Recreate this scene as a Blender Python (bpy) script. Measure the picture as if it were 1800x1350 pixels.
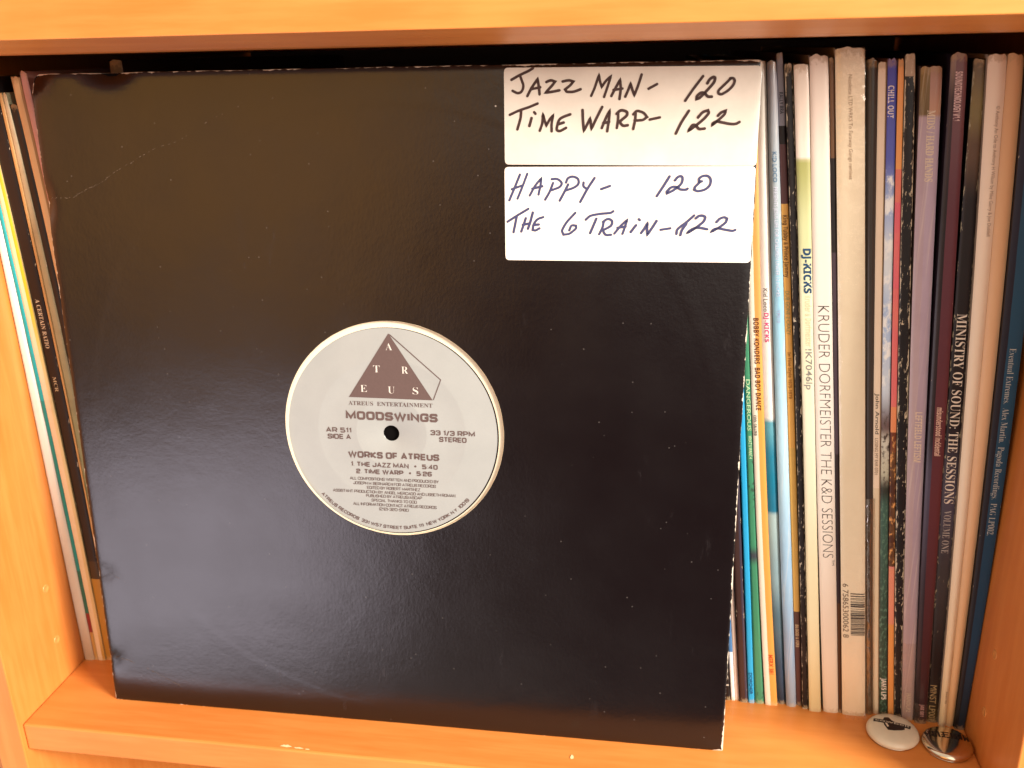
import bpy, bmesh, math, random
from mathutils import Vector, Matrix, noise as mnoise

for o in list(bpy.data.objects):
    bpy.data.objects.remove(o, do_unlink=True)
SC = bpy.context.scene
COL = SC.collection
rnd = random.Random(7)

# ------------------------------------------------------------------ camera
cam_d = bpy.data.cameras.new("camera")
cam = bpy.data.objects.new("camera", cam_d)
COL.objects.link(cam)
cam.rotation_mode = 'XYZ'
cam.location = (0.313428, -0.345567, 0.318875)
cam.rotation_euler = (1.22624, 0.02121, 0.15385)
cam_d.sensor_width = 36.0
cam_d.lens = 1641.05 / 1800 * 36.0
cam_d.clip_start = 0.01
cam_d.clip_end = 50
cam_d.dof.use_dof = True
cam_d.dof.focus_distance = 0.405
cam_d.dof.aperture_fstop = 15.0
SC.camera = cam

WORLD_WARM = (0.24, 0.15, 0.10, 1)
WORLD_FRONT_FILL = (2.15, 1.95, 1.70, 1)
WORLD_WOOD = (2.1, 1.0, 0.28, 1)
WORLD_UP = (1.0, 0.87, 0.73, 1)
WORLD_LOW = (0.62, 0.53, 0.47, 1)
WORLD_DARK = (0.05, 0.015, 0.015, 1)
# ------------------------------------------------------------------ room light (soft, warm) and window light
W = bpy.data.worlds.new("World")
SC.world = W
W.use_nodes = True
nt = W.node_tree
bg = nt.nodes["Background"]
def wn(kind, **kw):
    n = nt.nodes.new("ShaderNode" + kind)
    for k_, v_ in kw.items(): setattr(n, k_, v_)
    return n
tc = wn("TexCoord")
def wdot(d):
    n = wn("VectorMath", operation='DOT_PRODUCT'); n.inputs[1].default_value = Vector(d).normalized()
    nt.links.new(tc.outputs["Generated"], n.inputs[0]); return n.outputs["Value"]
def wstep(v, lo, hi):
    n = wn("MapRange", interpolation_type='SMOOTHSTEP'); n.inputs[1].default_value = lo; n.inputs[2].default_value = hi
    nt.links.new(v, n.inputs[0]); return n.outputs[0]
def wmix(f, c1, c2):
    n = wn("Mix", data_type='RGBA'); nt.links.new(f, n.inputs[0])
    for q, c in ((6, c1), (7, c2)):
        if hasattr(c, 'links'): nt.links.new(c, n.inputs[q])
        else: n.inputs[q].default_value = c
    return n.outputs[2]
# the room: warm walls at eye level, paler ceiling and floor, the dark figure of whoever holds the camera
room = wmix(wstep(wdot((0, 0, 1)), 0.10, 0.50), WORLD_WARM, WORLD_UP)
room = wmix(wstep(wdot((0, 0, -1)), 0.15, 0.6), room, WORLD_LOW)
room = wmix(wstep(wdot((-0.40, -0.92, 0.09)), 0.945, 0.992), room, WORLD_WOOD)
room = wmix(wstep(wdot((0.24, -1.0, -0.20)), 0.85, 0.95), room, WORLD_DARK)
room = wmix(wstep(wdot((0.34, -0.85, 0.44)), 0.80, 0.95), room, WORLD_FRONT_FILL)  # bright patch added in front to fill the right-hand spines
nt.links.new(room, bg.inputs[0])
bg.inputs[1].default_value = 1.0

def area(name, loc, target, sx_, sy_, power, color):
    d = bpy.data.lights.new(name, 'AREA')
    d.shape = 'RECTANGLE'; d.size = sx_; d.size_y = sy_
    d.energy = power; d.color = color
    o = bpy.data.objects.new(name, d); COL.objects.link(o)
    o.location = loc
    o.rotation_euler = (Vector(target) - Vector(loc)).to_track_quat('-Z', 'Y').to_euler()
    return o
area("window_light", (1.56, -0.70, 0.72), (0.24, 0.03, 0.16), 0.46, 0.56, 84, (1.0, 0.93, 0.83))
area("sheen_fill_light", (-0.36, -0.84, -0.27), (0.15, 0.04, 0.10), 0.50, 0.34, 2.5, (0.96, 0.87, 1.0))  # unseen lamp added low left for the sleeve's cool sheen and some fill

SC.view_settings.view_transform = 'Standard'
SC.view_settings.look = 'None'
SC.view_settings.exposure = 0.0
SC.view_settings.gamma = 1.0
SC.view_settings.use_curve_mapping = False
SC.render.engine = 'CYCLES'
SC.cycles.max_bounces = 10
SC.cycles.diffuse_bounces = 6
SC.cycles.glossy_bounces = 4

# ------------------------------------------------------------------ helpers
def lin(h):
    h = h.lstrip('#')
    r = []
    for i in (0, 2, 4):
        c = int(h[i:i+2], 16) / 255
        r.append(c / 12.92 if c <= 0.04045 else ((c + 0.055) / 1.055) ** 2.4)
    return (r[0], r[1], r[2], 1.0)

class NT:
    """small node-building shorthand"""
    def __init__(self, name):
        self.m = bpy.data.materials.new(name); self.m.use_nodes = True
        self.t = self.m.node_tree; self.b = self.t.nodes["Principled BSDF"]
    def n(self, kind, **kw):
        nd = self.t.nodes.new("ShaderNode" + kind)
        for k, v in kw.items(): setattr(nd, k, v)
        return nd
    def l(self, a, b): self.t.links.new(a, b)
    def val(self, inp, v):
        if hasattr(v, 'links'): self.l(v, inp)
        else: inp.default_value = v
    def math(self, op, a, b=0.0, c=None, clamp=False):
        nd = self.n("Math", operation=op, use_clamp=clamp)
        self.val(nd.inputs[0], a); self.val(nd.inputs[1], b)
        if c is not None: self.val(nd.inputs[2], c)
        return nd.outputs[0]
    def mix(self, f, a, b, blend='MIX'):
        nd = self.n("Mix", data_type='RGBA', blend_type=blend)
        self.val(nd.inputs[0], f); self.val(nd.inputs[6], a); self.val(nd.inputs[7], b)
        return nd.outputs[2]
    def noise(self, vec, scale, detail=3, rough=0.5):
        nd = self.n("TexNoise"); nd.inputs["Scale"].default_value = scale
        nd.inputs["Detail"].default_value = detail; nd.inputs["Roughness"].default_value = rough
        self.l(vec, nd.inputs["Vector"]); return nd.outputs["Fac"]
    def scaled(self, vec, s):
        nd = self.n("Mapping"); nd.inputs["Scale"].default_value = s
        self.l(vec, nd.inputs["Vector"]); return nd.outputs[0]
    def smooth(self, v, lo, hi):
        nd = self.n("MapRange", interpolation_type='SMOOTHSTEP')
        self.val(nd.inputs[0], v); nd.inputs[1].default_value = lo; nd.inputs[2].default_value = hi
        return nd.outputs[0]
    def bump(self, h, strength, dist, normal=None):
        nd = self.n("Bump"); nd.inputs["Strength"].default_value = strength
        nd.inputs["Distance"].default_value = dist
        self.l(h, nd.inputs["Height"])
        if normal is not None: self.l(normal, nd.inputs["Normal"])
        return nd.outputs[0]

def flat(name, color, rough=0.55, spec=0.4, metallic=0.0):
    k = NT(name); b = k.b
    c = lin(color) if isinstance(color, str) else color
    obj = k.n("TexCoord").outputs["Object"]
    nz = k.noise(obj, 900, 2)
    dark = tuple(x * 0.82 for x in c[:3]) + (1,)
    k.l(k.mix(nz, dark, c), b.inputs["Base Color"])
    b.inputs["Roughness"].default_value = rough
    b.inputs["Specular IOR Level"].default_value = spec
    b.inputs["Metallic"].default_value = metallic
    return k.m

def mesh_obj(name, verts, faces, mat=None, parent=None, uvs=None, smooth=False):
    me = bpy.data.meshes.new(name)
    me.from_pydata([tuple(v) for v in verts], [], faces)
    if uvs is not None:
        ul = me.uv_layers.new(name="UVMap")
        for lp in me.loops: ul.data[lp.index].uv = uvs[lp.vertex_index]
    if smooth:
        for p in me.polygons: p.use_smooth = True
    if mat: me.materials.append(mat)
    o = bpy.data.objects.new(name, me); COL.objects.link(o)
    if parent: o.parent = parent
    return o

def empty(name, loc=(0, 0, 0), matrix=None):
    o = bpy.data.objects.new(name, None); COL.objects.link(o)
    o.empty_display_size = 0.01
    if matrix is not None: o.matrix_world = matrix
    else: o.location = loc
    return o

def tag(o, label, cat=None, group=None):
    o["label"] = label
    if cat: o["category"] = cat
    if group: o["group"] = group
    return o

def box(name, x0, x1, y0, y1, z0, z1, mat, parent, bev=0.0):
    bm = bmesh.new()
    bmesh.ops.create_cube(bm, size=1)
    for v in bm.verts:
        v.co = Vector((x0 if v.co.x < 0 else x1, y0 if v.co.y < 0 else y1, z0 if v.co.z < 0 else z1))
    if bev:
        bmesh.ops.bevel(bm, geom=list(bm.edges), offset=bev, segments=2, affect='EDGES', profile=0.5)
    me = bpy.data.meshes.new(name); bm.to_mesh(me); bm.free()
    if mat: me.materials.append(mat)
    o = bpy.data.objects.new(name, me); COL.objects.link(o); o.parent = parent
    return o

# ---- lettering: strokes and type, both as real flat ink on the surface
def ribbon(pts, w, out_v, out_f, z, cap=True):
    """one pen stroke as a strip with mitred joints and round ends"""
    P = [Vector((a, b)) for a, b in pts]
    n = len(P); L = []; R = []
    for i in range(n):
        d1 = (P[i] - P[i-1]).normalized() if i else None
        d2 = (P[i+1] - P[i]).normalized() if i < n - 1 else None
        if d1 is None: d1 = d2
        if d2 is None: d2 = d1
        t = d1 + d2
        if t.length < 1e-4: t = d2.copy()
        t.normalize(); nn = Vector((-t.y, t.x))
        c = max(0.55, abs(nn.dot(Vector((-d1.y, d1.x)))))
        h = w / 2 / c
        L.append(P[i] + nn * h); R.append(P[i] - nn * h)
    b = len(out_v)
    for i in range(n): out_v.append((L[i].x, L[i].y, z)); out_v.append((R[i].x, R[i].y, z))
    for i in range(n - 1): out_f.append((b+2*i, b+2*i+1, b+2*i+3, b+2*i+2))
    if cap:
        for i, s in ((0, -1), (n - 1, 1)):
            d = (P[1] - P[0]).normalized() if i == 0 else (P[-1] - P[-2]).normalized()
            d *= s; nn = Vector((-d.y, d.x)); k = len(out_v); N = 7
            for j in range(N + 1):
                a = math.pi * (0.5 - j / N)
                q = P[i] + (d * math.cos(a) + nn * math.sin(a)) * w / 2
                out_v.append((q.x, q.y, z))
            out_f.append(tuple(range(k, k + N + 1)))

def spline(pts, sub=6):
    """Catmull-Rom that keeps sharp turns sharp"""
    P = [Vector((a, b)) for a, b in pts]; n = len(P)
    if n < 3: return pts
    T = []
    for i in range(n):
        if i in (0, n - 1): T.append(None); continue
        a = (P[i] - P[i-1]); b = (P[i+1] - P[i])
        if a.angle(b, 0) > math.radians(82): T.append(None)
        else:
            m = min(a.length, b.length)
            T.append((P[i+1] - P[i-1]).normalized() * m)
    out = []
    for i in range(n - 1):
        d = P[i+1] - P[i]
        t0 = T[i] if T[i] is not None else d * 1.0
        t1 = T[i+1] if T[i+1] is not None else d * 1.0
        for j in range(sub):
            s = j / sub
            h00 = 2*s**3 - 3*s*s + 1; h10 = s**3 - 2*s*s + s; h01 = -2*s**3 + 3*s*s; h11 = s**3 - s*s
            q = P[i]*h00 + t0*h10 + P[i+1]*h01 + t1*h11
            out.append((q.x, q.y))
    out.append((P[-1].x, P[-1].y))
    return out

# square-shouldered extended capitals: (width, strokes); a third value 1 rounds that corner
GL = {
'A': (1.02, [[(0,0),(.5,1),(1,0)], [(.19,.3),(.81,.3)]]),
'B': (.95, [[(0,.02),(0,1),(.94,1,1),(.94,.53,1),(0,.53)], [(.5,.53),(1,.53,1),(1,0,1),(0,0)]]),
'C': (.95, [[(1,.68),(1,1,1),(0,1,1),(0,0,1),(1,0,1),(1,.32)]]),
'D': (.98, [[(0,0),(0,1),(1,1,1),(1,0,1),(0,0)]]),
'E': (.88, [[(1,1),(0,1),(0,0),(1,0)], [(0,.5),(.93,.5)]]),
'F': (.84, [[(1,1),(0,1),(0,0)], [(0,.47),(.9,.47)]]),
'G': (.98, [[(1,.7),(1,1,1),(0,1,1),(0,0,1),(1,0,1),(1,.47),(.55,.47)]]),
'H': (.98, [[(0,0),(0,1)], [(1,0),(1,1)], [(0,.5),(1,.5)]]),
'I': (.0, [[(0,0),(0,1)]]),
'J': (.86, [[(1,1),(1,0,1),(0,0,1),(0,.34)]]),
'K': (.95, [[(0,0),(0,1)], [(1,1),(.1,.52),(1,0)]]),
'L': (.8, [[(0,1),(0,0),(1,0)]]),
'M': (1.2, [[(0,0),(0,1),(.5,.12),(1,1),(1,0)]]),
'N': (.98, [[(0,0),(0,1),(1,0),(1,1)]]),
'O': (1.0, [[(.5,1),(1,1,1),(1,0,1),(0,0,1),(0,1,1),(.5,1)]]),
'P': (.92, [[(0,0),(0,1),(1,1,1),(1,.42,1),(0,.42)]]),
'R': (.95, [[(0,0),(0,1),(1,1,1),(1,.42,1),(0,.42)], [(.55,.42),(1,0)]]),
'S': (.92, [[(1,.74),(1,1,1),(0,1,1),(0,.52,1),(1,.52,1),(1,0,1),(0,0,1),(0,.26)]]),
'T': (.9, [[(0,1),(1,1)], [(.5,1),(.5,0)]]),
'U': (.97, [[(0,1),(0,0,1),(1,0,1),(1,1)]]),
'V': (1.0, [[(0,1),(.5,0),(1,1)]]),
'W': (1.45, [[(0,1),(.26,0),(.5,1),(.74,0),(1,1)]]),
'X': (.95, [[(0,0),(1,1)], [(0,1),(1,0)]]),
'Y': (.95, [[(0,1),(.5,.45),(1,1)], [(.5,.45),(.5,0)]]),
'Z': (.92, [[(0,1),(1,1),(0,0),(1,0)]]),
'0': (.95, [[(.5,1),(1,1,1),(1,0,1),(0,0,1),(0,1,1),(.5,1)]]),
'1': (.44, [[(0,.78),(1,1),(1,0)]]),
'2': (.9, [[(0,.72),(0,1,1),(1,1,1),(1,.5,1),(0,.5,1),(0,0),(1,0)]]),
'3': (.9, [[(0,.75),(0,1,1),(1,1,1),(1,0,1),(0,0,1),(0,.25)], [(.3,.52),(1,.52)]]),
'4': (.95, [[(.74,0),(.74,1),(0,.27),(1,.27)]]),
'5': (.9, [[(1,1),(0,1),(0,.57),(1,.57,1),(1,0,1),(0,0,1),(0,.2)]]),
'6': (.92, [[(1,.8),(1,1,1),(0,1,1),(0,0,1),(1,0,1),(1,.55,1),(0,.55)]]),
'7': (.9, [[(0,1),(1,1),(.35,0)]]),
'8': (.92, [[(.5,1),(1,1,1),(1,0,1),(0,0,1),(0,1,1),(.5,1)], [(0,.52),(1,.52)]]),
'9': (.92, [[(0,.2),(0,0,1),(1,0,1),(1,1,1),(0,1,1),(0,.45,1),(1,.45)]]),
'.': (.0, [[(0,0),(0,.03)]]), ':': (.0, [[(0,.12),(0,.17)], [(0,.66),(0,.71)]]),
'-': (.5, [[(0,.48),(1,.48)]]), '/': (.6, [[(0,-.1),(1,1.05)]]),
'(': (.25, [[(1,1.1),(0,.8),(0,.2),(1,-.1)]]), ')': (.25, [[(0,1.1),(1,.8),(1,.2),(0,-.1)]]),
"'": (.0, [[(0,.8),(0,1)]]),
}
def glyph_strokes(ch, h, t):
    w, ss = GL[ch]; w = w * h
    iw = max(w - t, 0.0) if w else 0.0
    out = []
    for s in ss:
        pts = [(t/2 + p[0]*iw, t/2 + p[1]*(h-t), len(p) > 2) for p in s]
        res = []
        for i, p in enumerate(pts):
            if p[2] and 0 < i < len(pts)-1:
                P = Vector(p[:2]); A = Vector(pts[i-1][:2]); B = Vector(pts[i+1][:2])
                r = min(0.24*h, (A-P).length*0.5, (B-P).length*0.5)
                a = P + (A-P).normalized()*r; b = P + (B-P).normalized()*r
                for j in range(6):
                    u = j/5; q = a*(1-u)**2 + P*2*u*(1-u) + b*u*u
                    res.append((q.x, q.y))
            else: res.append(p[:2])
        out.append(res)
    return out, (w if w else t)
def cap_text(txt, h, t, width=None, gap=0.115):
    """strokes of a line of extended capitals starting at 0,0; spaced to the given width"""
    items = []; x = 0; flex = 0
    for i, ch in enumerate(txt):
        if ch == ' ': x += 0.42*h; flex += 2; continue
        s, w = glyph_strokes(ch, h, t)
        items.append((x, s, flex)); x += w + gap*h; flex += 1
    tot = x - gap*h
    sc = 1.0
    if width:
        sc = width / tot
    out = []
    for x0, s, f in items:
        out.append([[((x0 + a)*sc, b) for a, b in st] for st in s])
    return out, tot*sc

def type_geo(txt, bold=0.0):
    """flat outline geometry of a line of type, base line at 0, cap height 1"""
    c = bpy.data.curves.new("type", 'FONT'); c.body = txt; c.resolution_u = 3
    c.offset = bold
    o = bpy.data.objects.new("type", c); COL.objects.link(o)
    dg = bpy.context.evaluated_depsgraph_get()
    ev = o.evaluated_get(dg); m = ev.to_mesh()
    V = [v.co.copy() for v in m.vertices]; F = [tuple(p.vertices) for p in m.polygons]
    ev.to_mesh_clear()
    bpy.data.objects.remove(o); bpy.data.curves.remove(c)
    x0 = min(v.x for v in V)
    x1 = max(v.x for v in V)
    return [(( v.x - x0), v.y / 0.70) for v in V], F, x1 - x0
def serif(s):
    r = ''
    for ch in s:
        if 'A' <= ch <= 'Z': r += chr(0x1D400 + ord(ch) - 65)
        elif 'a' <= ch <= 'z': r += chr(0x1D41A + ord(ch) - 97)
        elif '0' <= ch <= '9': r += chr(0x1D7CE + ord(ch) - 48)
        else: r += ch
    return r
def heavy(s):
    r = ''
    for ch in s:
        if 'A' <= ch <= 'Z': r += chr(0x1D5D4 + ord(ch) - 65)
        elif 'a' <= ch <= 'z': r += chr(0x1D5EE + ord(ch) - 97)
        elif '0' <= ch <= '9': r += chr(0x1D7EC + ord(ch) - 48)
        else: r += ch
    return r

# ------------------------------------------------------------------ bookcase
def wood_mat(name, axis, base='#d0803e', dark='#c87432', rough=0.34):
    k = NT(name); b = k.b
    obj = k.n("TexCoord").outputs["Object"]
    s = [60, 60, 60]; s['xyz'.index(axis)] = 5
    v = k.scaled(obj, s)
    g1 = k.noise(v, 3.2, 6, 0.62)
    s2 = [420, 420, 420]; s2['xyz'.index(axis)] = 22
    g2 = k.noise(k.scaled(obj, s2), 1.0, 3, 0.6)
    blot = k.noise(obj, 14, 3)
    c = k.mix(k.smooth(g1, 0.33, 0.70), lin(dark), lin(base))
    c = k.mix(k.math('MULTIPLY', k.smooth(g2, 0.56, 0.80), 0.14), c, lin('#b9651f'))
    c = k.mix(k.math('MULTIPLY', k.smooth(blot, 0.40, 0.72), 0.35), c, lin('#df9148'))
    k.l(c, b.inputs["Base Color"])
    r = k.math('ADD', k.math('MULTIPLY', blot, 0.22), rough - 0.10)
    k.l(r, b.inputs["Roughness"])
    b.inputs["Specular IOR Level"].default_value = 0.45
    k.l(k.bump(g2, 0.05, 0.0004), b.inputs["Normal"])
    return k.m
WX = wood_mat("beech_veneer_shelf", 'x')
WZ = wood_mat("beech_veneer_side", 'z')
EDGE = wood_mat("beech_edge_band", 'x', base='#d68a54', dark='#cf7e48')
INW, INH = 0.46913, 0.32640
case = empty("bookcase", (INW/2, 0.0, -0.38))
tag(case, "orange beech veneer bookcase whose compartment holds the records", "bookcase")
CZ = Vector(case.location)
def cbox(name, *a, mat=WX, bev=0.0008):
    o = box(name, *a, mat, case, bev)
    o.data.transform(Matrix.Translation(-CZ))
    return o
T_ = 0.0155
lp = cbox("side_panel", -T_, 0, -0.0026, 0.372, -0.378, 0.72, mat=WZ, bev=0.0006)
rp = cbox("side_panel", INW, INW + T_, -0.0026, 0.372, -0.378, 0.72, mat=WZ, bev=0.0006)
lp["label"] = "sunlit left side panel with two peg holes"
rp["label"] = "shaded right side panel with two peg holes"
shelf = cbox("shelf_board", 0.0002, INW - 0.0002, 0.0, 0.360, -0.0157, 0.0, bev=0.0010)
shelf["label"] = "shelf board the records stand on"
# the board above has a long shallow bevel under its front edge
prof = [(0.360, INH + 0.024), (0.0008, INH + 0.024), (0.0, INH + 0.0232)]
for i in range(5):
    q = math.pi/2*i/4
    prof.append((0.0006*(1-math.cos(q)), INH - 0.0005*math.sin(q)))
for y, z in ((0.0075, 0.0030), (0.0140, 0.0051), (0.0185, 0.0056)):
    prof.append((y, INH - z))
prof.append((0.360, INH - 0.0056))
npf = len(prof); vs = []
for x in (0.0002, INW - 0.0002):
    for y, z in prof: vs.append(Vector((x, y, z)) - CZ)
fs = [tuple(range(npf))[::-1], tuple(range(npf, 2*npf))] + [(i, (i+1) % npf, npf+(i+1) % npf, npf+i) for i in range(npf)]
top = mesh_obj("shelf_board", vs, fs, WX, case)
top["label"] = "shelf board above the records"
cbox("shelf_board", 0.0002, INW - 0.0002, 0.0, 0.360, -0.378, -0.362, bev=0.0008)["label"] = "lowest shelf board under the empty space"
cbox("back_panel", -T_, INW + T_, 0.3723, 0.376, -0.378, 0.72, mat=flat("shade_dark_back", '#2a1c14', 0.7), bev=0)  # dark colour stands in for shade of the unbuilt records behind the sleeve
# the next case standing a finger's width to the left
nb = box("cabinet", -0.036, -0.0185, 0.006, 0.372, -0.378, 0.72, WZ, None, 0.0006)
tag(nb, "side of a neighbouring cabinet, a dark sliver at the lower left edge", "cabinet")

# peg holes: small dished plugs in each side panel
def peg(x, y, z, sgn, parent):
    vs = []; fs = []
    N = 24; prof = [(0.0023, 0.00002), (0.0021, 0.00034), (0.0017, 0.00036), (0.0013, 0.00005), (0.0004, 0.00003)]
    for r, h in prof:
        for i in range(N):
            a = 2*math.pi*i/N
            vs.append(Vector((x + sgn*h, y + r*math.cos(a), z + r*math.sin(a))) - CZ)
    for k in range(len(prof)-1):
        for i in range(N):
            j = (i+1) % N
            q = (k*N+i, k*N+j, (k+1)*N+j, (k+1)*N+i)
            fs.append(q if sgn < 0 else q[::-1])
    q = tuple(range((len(prof)-1)*N, len(prof)*N)); fs.append(q if sgn < 0 else q[::-1])
    return mesh_obj("peg_hole", vs, fs, flat("peg_hole_cap", '#cf8a48', 0.3), parent, smooth=True)
for z in (0.0567, 0.0252):
    peg(0.0, 0.0371, z, 1, lp)
    peg(INW, 0.0386, z, -1, rp)

# knocked edge of the shelf: pale chips and a dust crumb
CHIP = flat("bare_chip", '#f2cf9c', 0.8)
def blotch(name, cx, cy, rx, ry, z, mat, parent, seed, off=Vector((0, 0, 0)), n=26, rough=0.45):
    rr = random.Random(seed); vs = []
    for i in range(n):
        a = 2*math.pi*i/n; k = 1 - rough*rr.random()
        vs.append(Vector((cx + rx*k*math.cos(a), cy + ry*k*math.sin(a), z)) - off)
    return mesh_obj(name, vs, [tuple(range(n))], mat, parent)
blotch("edge_chip", 0.1405, 0.0024, 0.0034, 0.0010, 0.00012, CHIP, shelf, 3, CZ)
blotch("edge_chip", 0.1475, 0.0019, 0.0030, 0.0006, 0.00012, CHIP, shelf, 5, CZ)
blotch("edge_chip", 0.1520, 0.0016, 0.0014, 0.0004, 0.00012, CHIP, shelf, 8, CZ)
crumb = blotch("paint_fleck", 0.2800, 0.0128, 0.0010, 0.0020, 0.0003, CHIP, shelf, 11, CZ, 11)

# ------------------------------------------------------------------ the big black sleeve
S0 = 0.314
yaw, lean = 0.00594, 0.07867
U_ = Vector((math.cos(yaw), math.sin(yaw), 0))
N_ = Vector((-math.sin(yaw), math.cos(yaw), 0))
V_ = Vector((0, 0, 1))*math.cos(lean) + N_*math.sin(lean)
B_ = U_.cross(V_) * -1          # into the shelf
ORI = Vector((0.03728, 0.02408, 0.0))
MS = Matrix(((U_.x, B_.x, V_.x, ORI.x), (U_.y, B_.y, V_.y, ORI.y), (U_.z, B_.z, V_.z, ORI.z), (0, 0, 0, 1)))
def mm(u, v, b=0.0): return Vector((u/1000, b/1000, v/1000))   # sleeve-plane millimetres -> local

def black_board():
    k = NT("glossy_black_card"); b = k.b
    uv = k.n("UVMap").outputs[0]
    sep = k.n("SeparateXYZ"); k.l(uv, sep.inputs[0])
    u, v = sep.outputs[0], sep.outputs[1]
    obj = k.n("TexCoord").outputs["Object"]
    du = k.math('MINIMUM', u, k.math('SUBTRACT', 1.0, u))
    dv = k.math('MINIMUM', v, k.math('SUBTRACT', 1.0, v))
    d = k.math('MULTIPLY', k.math('MINIMUM', du, dv), 314.0)
    n1 = k.noise(obj, 230, 4, 0.62)
    n2 = k.noise(obj, 38, 2, 0.5)
    nn = k.math('ADD', k.math('MULTIPLY', n1, 0.62), k.math('MULTIPLY', n2, 0.38))
    lim = k.math('MULTIPLY', k.math('SUBTRACT', nn, 0.545), 5.0)
    # the right and top edges and the corners are rubbed most
    right = k.math('MULTIPLY', k.smooth(u, 0.985, 0.995), k.math('SUBTRACT', 0.44, k.math('MULTIPLY', k.smooth(v, 0.70, 0.85), 0.35)))
    topw = k.math('MULTIPLY', k.smooth(v, 0.985, 0.995), 0.46)
    left = k.math('MULTIPLY', k.math('SUBTRACT', 1.0, k.smooth(u, 0.005, 0.015)), 0.40)
    corner = k.math('MULTIPLY', k.math('SUBTRACT', 1.0, k.smooth(k.math('MAXIMUM', du, dv), 0.010, 0.035)), 0.5)
    lim = k.math('ADD', lim, k.math('ADD', k.math('MAXIMUM', right, k.math('MAXIMUM', topw, left)), corner))
    wear = k.smooth(k.math('SUBTRACT', lim, d), -0.12, 0.16)
    # handling specks: lint and tiny nicks
    vo = k.n("TexVoronoi"); vo.inputs["Scale"].default_value = 120; k.l(obj, vo.inputs["Vector"])
    vs = k.n("SeparateXYZ"); k.l(vo.outputs["Color"], vs.inputs[0])
    speck = k.math('MULTIPLY', k.math('LESS_THAN', vo.outputs["Distance"], k.math('MULTIPLY', vs.outputs[1], 0.044)),
                   k.math('GREATER_THAN', vs.outputs[0], 0.925))
    vo2 = k.n("TexVoronoi"); vo2.inputs["Scale"].default_value = 420; k.l(obj, vo2.inputs["Vector"])
    vs2 = k.n("SeparateXYZ"); k.l(vo2.outputs["Color"], vs2.inputs[0])
    speck2 = k.math('MULTIPLY', k.math('LESS_THAN', vo2.outputs["Distance"], 0.14), k.math('GREATER_THAN', vs2.outputs[0], 0.965))
    # scuffs: faint, long, vertical
    sc = k.noise(k.scaled(obj, (90, 90, 22)), 1.0, 6, 0.7)
    patch = k.noise(obj, 12, 2)
    scuff = k.math('MULTIPLY', k.smooth(sc, 0.60, 0.78), k.smooth(patch, 0.48, 0.66))
    base = k.mix(k.math('MULTIPLY', scuff, 0.5), (0.0042, 0.0024, 0.0028, 1), (0.035, 0.028, 0.030, 1))
    base = k.mix(k.math('MULTIPLY', speck2, 0.22), base, (0.22, 0.19, 0.17, 1))
    base = k.mix(k.math('MULTIPLY', speck, vs.outputs[2]), base, (0.42, 0.36, 0.31, 1))
    base = k.mix(wear, base, (0.52, 0.44, 0.35, 1))
    k.l(base, b.inputs["Base Color"])
    rg = k.math('ADD', 0.17, k.math('MULTIPLY', k.noise(obj, 30, 4), 0.12))
    rg = k.math('ADD', rg, k.math('MULTIPLY', scuff, 0.2))
    k.l(k.math('MAXIMUM', rg, k.math('MULTIPLY', wear, 0.9)), b.inputs["Roughness"])
    b.inputs["Specular IOR Level"].default_value = 0.62
    fine = k.noise(k.scaled(obj, (760, 760, 520)), 1.0, 4, 0.66)
    wavy = k.noise(obj, 95, 2, 0.5)
    # the disc inside has pressed its ring into the card
    ru = k.math('MULTIPLY', k.math('SUBTRACT', u, 0.4995), 314.0); rv = k.math('MULTIPLY', k.math('SUBTRACT', v, 0.4900), 314.0)
    rad = k.math('SQRT', k.math('ADD', k.math('MULTIPLY', ru, ru), k.math('MULTIPLY', rv, rv)))
    rad = k.math('ADD', rad, k.math('MULTIPLY', k.math('SUBTRACT', k.noise(obj, 16, 2), 0.5), 5.0))
    ring = k.math('SUBTRACT', k.smooth(rad, 143.0, 147.0), k.math('MULTIPLY', k.smooth(rad, 147.0, 153.0), 0.7))
    warp = k.noise(obj, 14, 2, 0.5)
    nrm = k.bump(ring, 0.10, 0.00040)
    nrm = k.bump(warp, 0.10, 0.0050, nrm)
    nrm = k.bump(wavy, 0.07, 0.0010, nrm)
    nrm = k.bump(fine, 0.30, 0.00018, nrm)
    nrm = k.bump(k.math('SUBTRACT', 1.0, wear), 0.25, 0.0003, nrm)
    k.l(nrm, b.inputs["Normal"])
    return k.m
BLACK = black_board()
RAW = flat("raw_card", '#d9c4a4', 0.85, 0.2)

sleeve = empty("record_sleeve", matrix=MS)
tag(sleeve, "large glossy black card sleeve with a round centre hole and two white stickers", "record sleeve", "records on the shelf")

def sleeve_warp(u, v):
    """push back (mm) of the front board: a soft bow, dents in the top edge, curled corner and rolled edges"""
    d = 0.35*math.sin(u*0.011+0.4)*math.sin(v*0.013+0.9)
    d += 4.2*math.exp(-((u-38)/6.5)**2 - ((v-315)/4.0)**2)
    d += 1.3*math.exp(-((u-32)/9)**2 - ((v-314)/5.0)**2)
    d += 3.6*math.exp(-((u-0)/6.0)**2 - ((v-314)/5.5)**2)
    d += 1.4*math.exp(-((u-0)/3.0)**2 - ((v-258)/7.0)**2)
    d += 0.9*math.exp(-((u-2)/5.0)**2 - ((v-24)/3.0)**2) + 0.8*math.exp(-((u-3)/6.0)**2 - ((v-74)/3.0)**2)
    d += 0.5*math.exp(-((u-312)/5.0)**2 - ((v-6)/5.0)**2)
    e = min(u, 314-u, v, 314-v)
    d += 0.55*math.exp(-max(e, 0)/0.9)
    return d
HC = (158.0, 155.2); HR = 51.5
per = []
NP = 90
def corner_r(c): return {0: 1.2, 1: 1.0, 2: 2.2, 3: 4.2}[c]
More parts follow.
